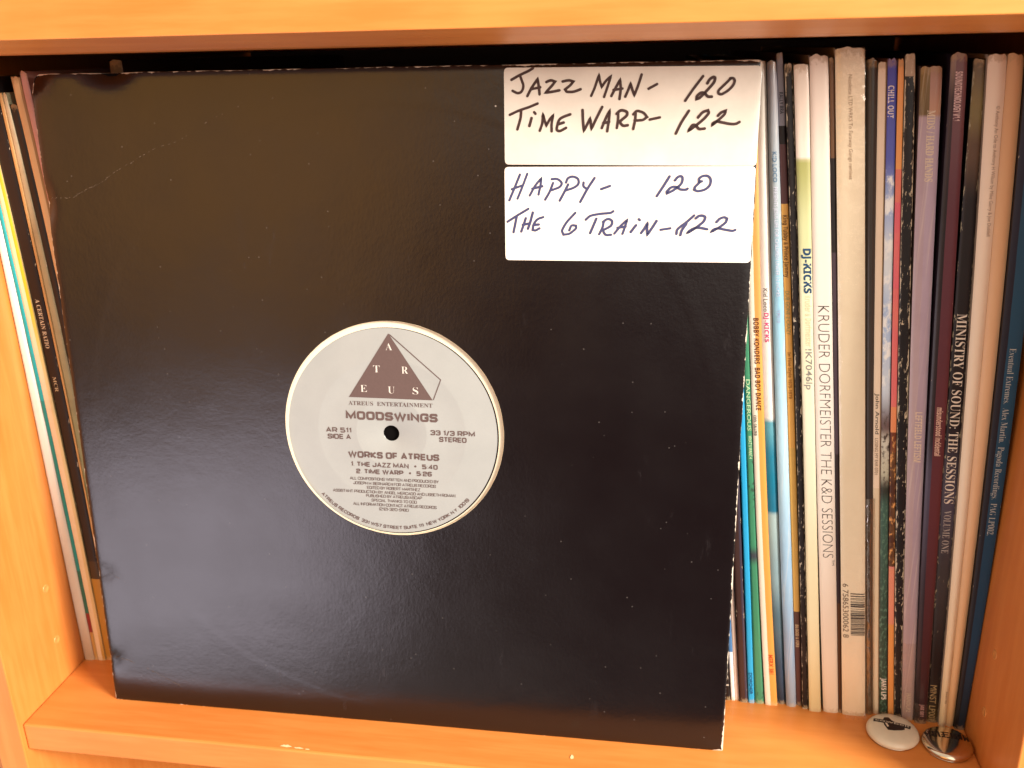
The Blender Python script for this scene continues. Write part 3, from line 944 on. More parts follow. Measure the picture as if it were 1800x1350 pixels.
ZK = (0.0, 167.0, 312.0)
def quad3(vals, z):
    (a, b, c) = vals
    z0, z1, z2 = ZK
    return a*(z-z1)*(z-z2)/((z0-z1)*(z0-z2)) + b*(z-z0)*(z-z2)/((z1-z0)*(z1-z2)) + c*(z-z0)*(z-z1)/((z2-z0)*(z2-z1))
GROUP = "record sleeves lined up on the shelf"
class Rec: pass
def record(Y, H, xl, xr, mat, label, seed=0, bulge=0.35, power=4, depth=311.0, texts=(), jag=0.10):
    """one jacket standing spine outwards; xl / xr: left and right edge (mm) at heights 0, 167 and 312 mm"""
    r = Rec(); r.Y, r.H, r.xl, r.xr, r.bulge, r.power = Y, H, xl, xr, bulge, power
    cx = (xl[0]+xr[0])/2
    r.org = Vector((cx/1000, Y/1000, 0))
    root = empty("record_jacket", r.org); tag(root, label, "record jacket", GROUP); r.root = root
    def pt(t, z, off=0.0, b=0.0):
        a, c = quad3(xl, z), quad3(xr, z)
        tt = 2*t-1
        y = Y + bulge*abs(tt)**power + b
        return Vector(((a+(c-a)*t)/1000, (y+off)/1000, z/1000)) - r.org
    r.pt = pt
    NZ, NTt = 40, 10
    vs = []; fs = []; uvs = []
    sd = seed*3.7
    for j in range(NZ+1):
        z = H*j/NZ
        for i in range(NTt+1):
            t = i/NTt
            q = pt(t, z)
            nz = mnoise.noise(Vector((sd, z*0.16, t*2)))*jag
            q.y += nz/1000*0.6
            if i in (0, NTt): q.x += nz/1000*0.6
            if j == NZ: q.z += (mnoise.noise(Vector((sd+9, t*4, 0)))*0.9 - 0.9*abs(2*t-1)**5)/1000; q.y += 0.0004
            vs.append(q); uvs.append((t, j/NZ))
    def g(i, j): return j*(NTt+1)+i
    for j in range(NZ):
        for i in range(NTt): fs.append((g(i, j), g(i+1, j), g(i+1, j+1), g(i, j+1)))
    # covers running back into the shelf
    for s, tt in ((0, 0.0), (NTt, 1.0)):
        base = len(vs)
        for j in range(NZ+1):
            z = H*j/NZ
            for dy in (0.0, 4.0, depth):
                q = pt(tt, z); q.y = (bulge*1.0 + dy)/1000
                vs.append(q); uvs.append((-0.5 if s == 0 else 1.5, j/NZ))
        for j in range(NZ):
            for m in range(2):
                a = base+j*3+m; f = (a, a+1, a+4, a+3)
                fs.append(f if s else f[::-1])
    # top and foot: two boards with the slit between them
    for zz, jj in ((0.0, 0), (H, NZ)):
        base = len(vs)
        for t in (0.0, 1.0):
            for dy in (0.0, depth):
                q = pt(t, zz); q.y = (bulge + dy)/1000; q.z += (-0.0003 if jj else 0.0003)
                vs.append(q); uvs.append((-0.5, jj/NZ))
        fs.append((base, base+1, base+3, base+2))
    cov = mesh_obj("cover", vs, fs, mat, root, uvs, smooth=False)
    for p in cov.data.polygons[:NZ*NTt]: p.use_smooth = True
    r.cover = cov
    for tx in texts: spine_text(r, *tx[:5], **(tx[5] if len(tx) > 5 else {}))
    return r
INKS = {}
def ink(c):
    if c not in INKS: INKS[c] = flat("ink", c, 0.5, 0.3)
    return INKS[c]
def spine_text(r, txt, z0, z1, tc, size, color='#222222', bold=0.0, flip=False, name="spine_print", caps_t=None):
    """a line of type reading downwards from height z0 to z1 (mm), centred at fraction tc of the spine, size in mm"""
    if caps_t:
        V = []; F = []
        g_, w = cap_text(txt, 1.0, caps_t)
        for st in g_:
            for s in st: ribbon(s, caps_t, V, F, 0.0, cap=False)
        V = [(a, b) for a, b, c in V]; tw = w
    else:
        V, F, tw = type_geo(txt, bold)
    vs = []
    for a, b in V:
        z = z0 - (z0-z1)*a/tw
        wdt = quad3(r.xr, z) - quad3(r.xl, z)
        t = tc + (b-0.5)*size/wdt
        t = min(max(t, 0.02), 0.98)
        vs.append(r.pt(t, z, -0.16))
    mesh_obj(name, vs, F, ink(color), r.root)
def patch(r, z0, z1, t0, t1, color, name="spine_print"):
    vs = [r.pt(t0, z0, -0.17), r.pt(t1, z0, -0.17), r.pt(t1, z1, -0.17), r.pt(t0, z1, -0.17)]
    return mesh_obj(name, vs, [(0, 1, 2, 3)], ink(color), r.root)

def wrap_mat(name, tint, amount):
    m = bpy.data.materials.new(name); m.use_nodes = True; t = m.node_tree
    for n in list(t.nodes): t.nodes.remove(n)
    out = t.nodes.new("ShaderNodeOutputMaterial"); mx = t.nodes.new("ShaderNodeMixShader")
    tr = t.nodes.new("ShaderNodeBsdfTransparent"); gl = t.nodes.new("ShaderNodeBsdfGlossy"); df = t.nodes.new("ShaderNodeBsdfDiffuse")
    m2 = t.nodes.new("ShaderNodeMixShader"); m2.inputs[0].default_value = 0.4
    tr.inputs[0].default_value = (0.97, 0.95, 0.92, 1); gl.inputs["Roughness"].default_value = 0.16
    gl.inputs[0].default_value = (0.9, 0.85, 0.8, 1); df.inputs[0].default_value = lin(tint)
    mx.inputs[0].default_value = amount
    tcx = t.nodes.new("ShaderNodeTexCoord"); nz = t.nodes.new("ShaderNodeTexNoise"); nz.inputs["Scale"].default_value = 170; nz.inputs["Detail"].default_value = 4
    bp = t.nodes.new("ShaderNodeBump"); bp.inputs["Strength"].default_value = 0.6; bp.inputs["Distance"].default_value = 0.0012
    t.links.new(tcx.outputs["Object"], nz.inputs["Vector"]); t.links.new(nz.outputs["Fac"], bp.inputs["Height"]); t.links.new(bp.outputs[0], gl.inputs["Normal"])
    t.links.new(gl.outputs[0], m2.inputs[1]); t.links.new(df.outputs[0], m2.inputs[2])
    t.links.new(tr.outputs[0], mx.inputs[1]); t.links.new(m2.outputs[0], mx.inputs[2]); t.links.new(mx.outputs[0], out.inputs[0])
    return m
WRAP = wrap_mat("clear_wrap", '#f2e6d0', 0.07)
WRAPD = wrap_mat("dull_wrap", '#8d7350', 0.30)
def wrapper(r, t0, t1, z0, z1, off, mat, seed, loose=0.5, label=None):
    """creased clear film over the spine"""
    vs = []; fs = []; NZ, NX = 60, 8
    for j in range(NZ+1):
        z = z0 + (z1-z0)*j/NZ
        for i in range(NX+1):
            t = t0+(t1-t0)*i/NX
            q = r.pt(min(max(t, 0), 1), max(z, 0))
            q.x += (t - min(max(t, 0), 1))*6/1000
            n = abs(mnoise.noise(Vector((seed, z*0.12, t*2.2)))) + 0.5*abs(mnoise.noise(Vector((seed+5, z*0.4, t*4))))
            q.y -= (off + loose*n)/1000
            q.z = max(z + 0.0, 0.15)/1000
            vs.append(q)
    for j in range(NZ):
        for i in range(NX):
            a = j*(NX+1)+i; fs.append((a, a+1, a+NX+2, a+NX+1))
    o = mesh_obj("plastic_wrap", vs, fs, mat, r.root, smooth=True)
    if label: o["label"] = label
    return o

BLK = '#161112'
# --- at the left of the black sleeve
record(54.2, 312, (0.4, 0.3, 0.2), (6.4, 5.3, 2.2), spine_mat("white_spine", [(0, '#b99f80'), (0.12, '#d9cdbb'), (0.45, '#e9e4da')], soft=True, mottle=0.12, mottle_col='#9a8a72', side='#7a4a3a'),
       "white jacket leaning against the left side panel, leftmost of all", 1, bulge=0.8)
record(54.8, 312, (6.5, 5.4, 2.3), (8.5, 7.4, 3.9), spine_mat("teal_spine", [(0, '#b98d4c'), (0.055, '#8a2c2a'), (0.095, '#2f6a58'), (0.18, '#1f8a84'), (0.5, '#1fa0a4')], mottle=0.15, side='#c9b48c'),
       "thin teal jacket between two pale ones at the far left", 2)
record(54.8, 312, (8.6, 7.5, 4.0), (12.9, 12.2, 7.4), spine_mat("cream_spine", [(0, '#dcc096'), (0.5, '#eadbbd'), (0.75, '#ead8b0'), (1, '#e4cc94')], bands2=[(0, '#b98635'), (0.09, '#d6b47c'), (0.5, '#e9d6a0'), (0.68, '#e4b72c'), (1, '#c8982c')], split=0.66, soft=True, mottle=0.14, side='#c8a870'),
       "cream jacket turning yellow higher up, beside the thin teal one", 3)
r4 = record(55.6, 312, (13.0, 12.3, 7.5), (18.0, 18.6, 14.4), spine_mat("black_worn_spine", [(0, '#a8782e'), (0.165, '#3a2a18'), (0.20, BLK)], wear=0.65, side='#181212', mottle=0.1),
       "black jacket with white serif words and an ochre foot, left of the black sleeve", 4, texts=[
       (serif("A CERTAIN RATIO"), 209, 184, 0.52, 2.2, dict(color='#d8c8ae')), (serif("MCR"), 169, 161, 0.52, 1.8, dict(color='#c8b896'))])
record(56.0, 305, (18.1, 18.7, 14.5), (19.4, 20.0, 16.5), spine_mat("tan_spine", [(0, '#c79a62'), (1, '#c9a482')], mottle=0.2, side='#b98e5c', wear=0.3),
       "very thin tan jacket right of the black one with white serif words", 5)
record(56.2, 305, (19.5, 20.1, 16.6), (22.4, 24.2, 18.4), spine_mat("grey_green_spine", [(0, '#76735c'), (0.35, '#7c8a6c'), (0.7, '#a39a78'), (1, '#c9b694')], soft=True, wear=0.8, mottle=0.3, side='#8a8468'),
       "grey green jacket with a frayed pale edge, left of the black sleeve", 6)
record(56.4, 300, (22.5, 24.3, 18.5), (25.6, 27.4, 22.3), spine_mat("plain_black_spine", [(0, BLK)], wear=0.25, side='#151011', mottle=0.05),
       "plain black jacket between the frayed grey green one and the wide tan one", 7)
record(56.2, 312, (25.7, 27.5, 22.4), (30.2, 31.9, 27.0), spine_mat("tan_card_spine", [(0, '#caa77c'), (1, '#e6d2b0')], bands2=[(0, '#a07646'), (1, '#a57f55')], split=0.80, mottle=0.1, side='#a98558'),
       "wide tan jacket beside the black sleeve's upper left corner", 8, bulge=0.6)
record(56.0, 314, (30.3, 32.0, 27.6), (33.4, 35.0, 31.0), spine_mat("pink_spine", [(0, '#b98c86'), (1, '#c9988e')], mottle=0.4, mottle_col='#8a5a56', wear=0.4, wearcol='#dcb8a4', side='#a87c70'),
       "dusty pink jacket touching the black sleeve's upper left corner", 9)
# one taller jacket hidden behind the black sleeve, its frayed corner poking above it
bx = 68.0
record(62.0, 318.0, (bx, bx, bx), (bx+6.2, bx+6.2, bx+6.2), spine_mat("frayed_corner", [(0, '#33281f'), (0.97, '#5a4630')], wear=0.8, wearcol='#8f744c', side='#2c211a'),
       "jacket hidden behind the black sleeve, only a frayed brown corner above its top edge", 33, jag=0.5)

# --- at the right of the black sleeve
r = record(64.4, 312, (354.9, 339.0, 327.0), (357.1, 341.2, 329.2), spine_mat("black_thin", [(0, BLK)], wear=0.35, side='#161112'),
       "thin black jacket with white print, the one nearest the black sleeve's lower right edge", 10, texts=[("1961", 24, 9, 0.5, 1.4, dict(color='#d8cdbd'))])
record(64.7, 312, (357.6, 341.6, 329.6), (359.5, 343.6, 331.6), spine_mat("white_blue_spine", [(0, '#ece6e0'), (0.06, '#dfe4ea'), (0.09, '#4a78a8'), (0.2, '#7f9cbc'), (0.3, '#2c4c80')], mottle=0.2, side='#d4cdc4'),
       "thin white and blue jacket just right of the black sleeve's lower right edge", 11)
record(65.0, 312, (359.6, 343.8, 331.8), (361.8, 346.0, 334.0), spine_mat("pink_white_spine", [(0, '#dcc4b4'), (1, '#e4d4c8')], bands2=[(0, '#8f8080')], split=0.75, mottle=0.15, side='#b8a498'),
       "thin pinkish white jacket, left of the dark brown one with a frayed edge", 12)
record(63.6, 312, (362.0, 346.4, 334.4), (365.7, 350.4, 338.0), spine_mat("dark_brown_frayed", [(0, '#3a2420'), (1, '#35201c')], bands2=[(0, '#332c3c')], split=0.72, wear=0.75, side='#2a1a18', wrap=0.5),
       "dark brown jacket with a frayed white line, left of the bright cyan one", 13)
r = record(63.6, 312, (366.2, 351.2, 338.2), (369.1, 353.8, 341.0), spine_mat("cyan_spine", [(0, '#2a9fd0'), (1, '#2896c6')], mottle=0.08, mottle_col='#126a98', wear=0.25, wearcol='#d4e4ec', side='#1a86bc'),
       "bright cyan jacket with a navy catalogue code, beside the black sleeve", 14, texts=[("DORO40R", 18.5, 5.5, 0.52, 1.6, dict(color='#123a68', bold=0.012))])
r = record(63.7, 312, (369.3, 353.9, 341.2), (374.1, 357.0, 344.2), spine_mat("green_spine", [(0, '#3c8260'), (1, '#387852')], mottle=0.1, mottle_col='#1c5a3a', wear=0.4, wearcol='#cfe0c4', side='#1f4c36', wrap=0.6,
       clouds=[(0.36, 0.44, '#241d22', 160, 0.50), (0.0, 0.03, '#241d22', 160, 0.5), (0.265, 0.285, '#3a3a44', 40, 0.2)]),
       "green jacket with dark blots and pale lettering, between the cyan and the orange striped one", 15, bulge=0.8,
       texts=[("DANGEROUS", 176, 151, 0.55, 1.7, dict(color='#b8d4a4', bold=0.01)), ("WHAT U WANT 4", 148.5, 137, 0.6, 1.5, dict(color='#c6dcae', bold=0.012))])
r = record(63.1, 312, (374.6, 357.1, 344.6), (380.6, 362.4, 350.0), spine_mat("orange_white_spine", [(0, '#eadbc8'), (1, '#e6d6c4')], bands2=[(0, '#d89848'), (0.6, '#d4924a'), (1, '#b88050')], split=0.45, mottle=0.10, mottle_col='#b89878', wear=0.3, wearcol='#f2e8d8', side='#a88c78'),
       "jacket half white and half orange with dark red brown capitals", 16, bulge=0.5,
       texts=[(heavy("BOBBY KONDERS  BAD BOY DANCE"), 205, 161.5, 0.55, 2.15, dict(color='#5a2412')),
              (heavy("COOL CALLING"), 159, 149, 0.22, 1.2, dict(color='#3a2a24')), ("MERX 381", 30.5, 19, 0.66, 2.2, dict(color='#c2481e', bold=0.012))])
r = record(64.7, 312, (380.8, 362.6, 350.2), (384.9, 367.4, 353.7), spine_mat("white_teal_spine", [(0, '#1e2c3c'), (0.06, '#274058'), (0.16, '#4d6a78'), (0.24, '#86a2aa'), (0.345, '#a4bcbc'), (0.352, '#0f6f8e'), (0.44, '#117a98'), (0.49, '#5c9cac'), (0.499, '#5c9cac'), (0.501, '#e8e2dc'), (1, '#e2d6c8')], soft=True, mottle=0.12, mottle_col='#8a8078', side='#c8bcb0', wrap=0.5, wear=0.2),
       "white jacket with a teal block and dark blue foot, right of the orange striped one", 17, bulge=0.9, power=2,
       texts=[("Kid Loco", 218, 207.5, 0.42, 2.0, dict(color='#5a4c4c')), (heavy("DJ-KICKS"), 207, 193.5, 0.45, 1.9, dict(color='#d43a78'))])
r = record(63.1, 312, (385.1, 367.5, 353.9), (389.9, 372.6, 357.6), spine_mat("pale_blue_spine", [(0, '#8f98a4'), (0.10, '#8ba2bc'), (0.25, '#9cc0dc'), (0.45, '#b4d8ea'), (0.7, '#8fc0d8'), (0.83, '#9aa6ac'), (1, '#9c98a0')], soft=True, mottle=0.12, mottle_col='#6c86a0', grain=0.25, side='#6c7c90', wrap=0.9),
       "pale sky blue jacket in creased clear film, with faint white lettering", 18, bulge=1.0, power=2,
       texts=[("KID LOCO", 276.5, 264, 0.52, 1.7, dict(color='#4c7090', bold=0.01)), ("PRESENTS JESUS LIFE FOR CHILDREN UNDER 12 INCHES", 262, 214.8, 0.52, 1.6, dict(color='#d0cfe0')), ("YP010", 209, 203, 0.5, 1.5, dict(color='#a8a8cc'))])
r = record(64.9, 315, (390.1, 372.8, 357.8), (392.7, 376.0, 360.4), spine_mat("stacked_colour_spine", [(0, '#5a3a38'), (0.145, '#5e4038'), (0.175, '#d6a858'), (0.45, '#e2aa58'), (0.805, '#5a3a3c'), (0.885, '#1c1416'), (0.91, '#8e8c98'), (1, '#9a9ca8')], mottle=0.12, wear=0.25, side='#4a3236'),
       "thin jacket grey, maroon, orange and brown from top to foot, its top standing taller", 19,
       texts=[(heavy("RALLY BRA"), 300, 291.5, 0.5, 1.4, dict(color='#2c2c3c')), (heavy("King Tubby & Prince Jammy"), 250, 223, 0.5, 1.8, dict(color='#6a4420')),
              ("DUB GONE 2 CRAZY", 217, 197, 0.5, 1.7, dict(color='#8a8a60')), (heavy("In Fine Style 1975-1979"), 189, 167, 0.5, 1.4, dict(color='#9a5c1c')), (heavy("BLOOD & FIRE"), 48, 35, 0.5, 1.5, dict(color='#d8b890'))])
record(62.6, 311, (392.9, 376.3, 360.6), (395.5, 379.0, 363.6), spine_mat("black_scuffed_spine", [(0, BLK), (1, '#191213')], wear=0.95, wear_core=0.045, wearcol='#cfc0a8', side='#171112'),
       "thin black jacket with a scuffed spine, left of the cream one with navy letters", 20)
r = record(61.0, 311, (396.0, 379.1, 364.0), (401.7, 384.4, 369.8), spine_mat("cream_green_spine", [(0, '#d9c694'), (0.2, '#e2d6ae'), (0.5, '#e8e2c8'), (0.68, '#e2e2c0'), (0.78, '#c6c898'), (0.878, '#9c9c5c'), (0.881, '#e2d2c4'), (1, '#e0d0c0')], soft=True, mottle=0.08, mottle_col='#b8a880', wear=0.15, side='#8a7c50', wrap=0.35),
       "cream jacket with a green patch near its top and navy letters", 21, bulge=0.6,
       texts=[(heavy("DJ-KICKS"), 236.5, 217, 0.62, 3.0, dict(color='#1c4468', bold=0.02)), (heavy("Kruder & Dorfmeister"), 216, 193, 0.62, 2.6, dict(color='#d6d0aa')), ("!K7046lp", 192, 173, 0.6, 2.7, dict(color='#908c84', bold=0.008))])
r = record(61.2, 314, (403.0, 384.7, 370.2), (410.2, 392.7, 377.4), spine_mat("white_spine_wide", [(0, '#e8d4bc'), (0.5, '#f0e8de'), (1, '#e6d6c8')], soft=True, mottle=0.06, mottle_col='#c8b8a0', side='#b0a090'),
       "wide white jacket with large thin dark grey capitals", 22, bulge=0.9, power=4,
       texts=[("KRUDER DORFMEISTER THE K&D SESSIONS", 211.5, 88.5, 0.54, 5.0, dict(color='#4c4540', bold=-0.022)), ("TM", 87.5, 84.5, 0.82, 1.2, dict(color='#6c6058'))])
record(61.7, 313, (410.3, 392.9, 377.7), (411.9, 394.7, 379.7), spine_mat("torn_dark_spine", [(0, '#4a2c14'), (0.2, '#2a1c20'), (0.45, '#4c3e48'), (0.75, '#1a1414'), (0.87, '#1c1212'), (0.872, '#6a4a30')], wear=0.5, mottle=0.4, side='#1a1213'),
       "thin torn dark jacket squeezed between the wide white and the widest cream one", 23, jag=0.35)
r = record(60.4, 316.6, (412.0, 394.9, 379.9), (423.0, 406.0, 391.1), spine_mat("cream_paper_spine", [(0, '#ecdabc'), (0.3, '#f0e4ca'), (0.7, '#eee2c8'), (1, '#e8d6ba')], soft=True, mottle=0.12, mottle_col='#b8a078', grain=0.2, side='#a48c68', wrap=0.6),
       "widest cream jacket in creased clear film with a barcode near its foot", 24, bulge=0.7, power=6,
       texts=[("Nicolette LTD WRKS To Faraway Gongs remixes", 306.5, 265.5, 0.5, 1.5, dict(color='#a4866c')), ("6 75865300062 8", 75.5, 45.5, 0.18, 2.6, dict(color='#6a5444'))])
# barcode bars across the spine
zb = 70.5; rb_ = random.Random(5); vs = []; fs = []
while zb > 46.5:
    w_ = rb_.choice([0.28, 0.28, 0.5, 0.8]); g_ = rb_.choice([0.3, 0.45, 0.8])
    k0 = len(vs)
    NB_ = 14
    for i in range(NB_+1):
        tq = 0.38+0.60*i/NB_
        vs.append(r.pt(tq, zb, -0.17)); vs.append(r.pt(tq, zb-w_, -0.17))
    for i in range(NB_): fs.append((k0+2*i, k0+2*i+1, k0+2*i+3, k0+2*i+2))
    zb -= w_+g_
mesh_obj("barcode", vs, fs, ink('#33282c'), r.root)
wrapper(r, -0.02, 1.04, 0.2, 316, 0.35, WRAP, 3, 0.7, "creased clear film")
# torn foot of the film lying on the shelf
vs = []; fs = []
for i in range(13):
    x = 412.6+i*0.86
    d = (3.0 + 2.6*abs(mnoise.noise(Vector((x*0.9, 2.2, 0)))) ) if i % 3 else 1.6
    vs.append(Vector((x/1000, 60.0/1000, 0.0022)) - r.org); vs.append(Vector((x/1000, (59.7-d*0.8)/1000, 0.0003+0.0007*abs(mnoise.noise(Vector((x, 0, 0)))))) - r.org)
for i in range(12): fs.append((2*i, 2*i+1, 2*i+3, 2*i+2))
mesh_obj("plastic_wrap", vs, fs, WRAP, r.root)["label"] = "torn foot of the clear film"
r = record(62.3, 312, (423.3, 406.3, 392.2), (427.0, 410.0, 396.5), spine_mat("charcoal_spine", [(0, '#5a4630'), (0.05, '#4c4034'), (0.3, '#3a3430'), (1, '#3c352e')], soft=True, mottle=0.1, side='#2c2622', wear=0.15, wrap=0.5),
       "plain dark charcoal jacket right of the widest cream one", 25, bulge=1.0, power=2)
wrapper(r, -0.05, 1.15, 0.2, 120, 0.4, WRAPD, 8, 0.8, "loose brownish film at the foot")
r = record(63.1, 311, (427.3, 410.1, 396.7), (430.0, 413.2, 400.0), spine_mat("pale_pink_spine", [(0, '#dcc8a8'), (0.4, '#e8d2b8'), (1, '#e2cbb8')], bands2=[(0, '#a48a68')], split=0.86, mottle=0.06, side='#bca488'),
       "pale pinkish jacket with a small black script title, right of the charcoal one", 26,
       texts=[("John Arnold", 171.5, 152, 0.5, 1.6, dict(color='#2a2020')), ("LOSING MY EAR 0701", 150, 132, 0.42, 1.4, dict(color='#8a7460'))])
r = record(62.3, 312, (430.1, 413.4, 400.2), (433.9, 416.9, 403.8), spine_mat("sky_spine", [(0, '#2f4030'), (0.14, '#34493c'), (0.37, '#3c5c50'), (0.40, '#2c3028'), (0.43, '#c2bfa8'), (0.475, '#c8c4b4'), (0.50, '#6a5654'), (0.56, '#c8d4e0'), (0.66, '#a8c0e0'), (0.74, '#dce4e8'), (0.82, '#a0b4dc'), (0.88, '#5a62b4'), (1, '#4c4ca4')], soft=True, mottle=0.08, side='#9c7c78', clouds=[(0.56, 0.86, '#eef0ee', 120, 0.46), (0.0, 0.38, '#5c7c68', 500, 0.50), (0.40, 0.52, '#4c4038', 300, 0.5)]),
       "jacket printed with a blue sky above green grass, white capitals at head and foot", 27, bulge=0.6,
       texts=[(heavy("CHILL OUT"), 302, 289.5, 0.38, 2.2, dict(color='#efe4de')), (heavy("JAMS LP5"), 22.4, 9.8, 0.55, 2.3, dict(color='#efe4d4'))])
record(61.9, 312, (434.2, 417.2, 404.0), (436.9, 419.7, 406.3), spine_mat("coral_spine", [(0, '#dc9450'), (0.17, '#dc8c70'), (0.268, '#d8847c'), (0.27, '#4c2a1c'), (0.46, '#6a3420'), (0.49, '#e08a5c'), (0.53, '#dc6c6c'), (0.70, '#dc6470'), (0.82, '#dc7468'), (0.86, '#e49c5c'), (1, '#dca46c')], mottle=0.2, mottle_col='#e8b060', wear=0.2, wearcol='#f0c890', side='#6a3a34', clouds=[(0.27, 0.50, '#e0a060', 260, 0.52)]),
       "narrow coral red and orange jacket, left of a scuffed black one", 28)
record(61.4, 314, (437.2, 419.9, 406.5), (440.2, 424.2, 410.3), spine_mat("black_flaking_spine", [(0, '#151011'), (0.965, '#1c1413'), (0.97, '#b0967c')], wear=1.0, wear_core=0.05, wearcol='#cdbca0', side='#151011', wrap=0.2),
       "black jacket with a flaking spine and chipped pale head, left of the wide lilac one", 29, jag=0.3)
r = record(60.3, 309, (440.5, 424.5, 412.2), (446.0, 431.9, 420.3), spine_mat("lilac_spine", [(0, '#a98c84'), (0.1, '#a89294'), (0.5, '#b29ca0'), (0.937, '#ac96a0'), (0.940, '#6a5430'), (1, '#7a6034')], soft=True, bands2=[(0, '#ac9490'), (0.3, '#a894a0'), (0.937, '#b09cac'), (0.9401, '#b88c72'), (0.98, '#a88070'), (1, '#9c7460')], split=0.45, mottle=0.2, mottle_col='#8a7480', grain=0.25, side='#6a5650', wear=0.15, wearcol='#cdb49c', wrap=0.3),
       "wide lilac jacket with cream capitals and a torn brown head", 30, bulge=0.8,
       texts=[(serif("MIDS / HARD HANDS"), 292.5, 264.5, 0.56, 3.0, dict(color='#dcc8b0', bold=0.012)), (heavy("LEFTFIELD LEFTISM"), 164.3, 140.2, 0.55, 2.9, dict(color='#dcc4b0', bold=0.01)), (heavy("HANDLP2"), 16, 5, 0.5, 2.0, dict(color='#d6c0ac'))])
wrapper(r, -0.1, 1.05, 0.2, 45, 0.3, WRAP, 21, 0.8, "film at the foot")
r = record(58.5, 313.5, (446.2, 432.6, 422.8), (451.6, 439.8, 428.9), spine_mat("maroon_spine", [(0, '#241416'), (0.2, '#241620'), (0.42, '#4a4458'), (0.5, '#201418'), (0.8, '#1c1418'), (0.94, '#34242c'), (1, '#8c746c')], bands2=[(0, '#361a1e'), (0.4, '#5c2a30'), (0.8, '#5a2e38'), (1, '#704c50')], split=0.3, soft=True, mottle=0.2, mottle_col='#38202a', wear=0.45, wearcol='#c8a494', side='#241a24', wrap=0.3),
       "maroon jacket with pink condensed lettering, right of the wide lilac one", 31, bulge=0.7,
       texts=[(heavy("SOUNDTECHNOLOGY V1.1"), 307, 288.5, 0.5, 2.5, dict(color='#dcbcb8', bold=0.01)), (heavy("misunderstood incidental"), 167.5, 144.5, 0.58, 2.4, dict(color='#dcb4a0', bold=0.01)), (heavy("JAR 001"), 11.5, 4.5, 0.55, 1.8, dict(color='#cc9c9c'))])
wrapper(r, -0.1, 1.05, 0.2, 12, 0.4, WRAP, 25, 0.6, "folded clear film at the foot")
r = record(60.1, 311.5, (452.2, 440.4, 431.6), (457.0, 446.8, 435.8), spine_mat("black_serif_spine", [(0, '#4a3c20'), (0.05, '#241a14'), (0.1, '#171112'), (0.26, '#3a3434'), (0.40, '#4a4452'), (0.52, '#1a1416'), (0.82, '#181214'), (0.89, '#5c4434'), (0.94, '#7c6c44'), (1, '#6a5a48')], soft=True, mottle=0.25, mottle_col='#120d0e', wear=0.75, wear_core=0.03, wearcol='#a89c80', side='#130e0f'),
       "black jacket with large white serif capitals, left of the slim white one", 32, bulge=0.6,
       texts=[(serif("MINISTRY OF SOUND: THE SESSIONS"), 209.5, 120.5, 0.52, 4.1, dict(color='#e2d4c2', bold=-0.006)), (serif("VOLUME ONE"), 117, 95, 0.5, 3.2, dict(color='#b0a69e', bold=-0.01)), ("MINST LP001", 22, -0 + 1.5, 0.42, 3.0, dict(color='#ae966a'))])
r = record(57.3, 313, (457.2, 447.0, 436.0), (460.5, 452.2, 443.0), spine_mat("ivory_spine", [(0, '#e2cca4'), (0.4, '#ead8be'), (1, '#e4d0bc')], soft=True, mottle=0.05, mottle_col='#c0a888', side='#a89684'),
       "slim ivory jacket with one line of tiny print, after the one with serif capitals", 34, bulge=1.3, power=2,
       texts=[("© Anthony An Ode to Anthony H Wilson by Mike Garry & Joe Duddell", 294, 243, 0.66, 1.5, dict(color='#9c8474')), ("SKINNY 028", 21, 14, 0.6, 1.0, dict(color='#a08c70'))])
record(57.8, 313, (460.6, 452.3, 443.1), (464.0, 458.0, 449.2), spine_mat("peach_spine", [(0, '#dcb484'), (0.5, '#dcb48c'), (1, '#c89a70')], soft=True, mottle=0.06, mottle_col='#b88c60', side='#a07850'),
       "plain peach jacket right of the slim ivory one", 35, bulge=1.1, power=2)
r = record(56.2, 312, (464.1, 458.2, 449.4), (468.6, 466.4, 458.4), spine_mat("navy_teal_spine", [(0, '#161419'), (0.5, '#1a1a26'), (1, '#1c2034')], bands2=[(0, '#1c2c3c'), (0.2, '#17405c'), (0.6, '#1f4c66'), (1, '#22465e')], soft=True, split=0.30, mottle=0.12, mottle_col='#122a3c', wear=0.5, wearcol='#cdbca4', side='#14141c'),
       "dark teal blue jacket with pale serif sentences, rightmost against the side panel", 36, bulge=0.5,
       texts=[(serif("Eventual Extremes.  Alex Martin.  Pagoda Recordings.  PAG LP002."), 196, 107.5, 0.58, 2.7, dict(color='#b8bcb8', bold=-0.012))])

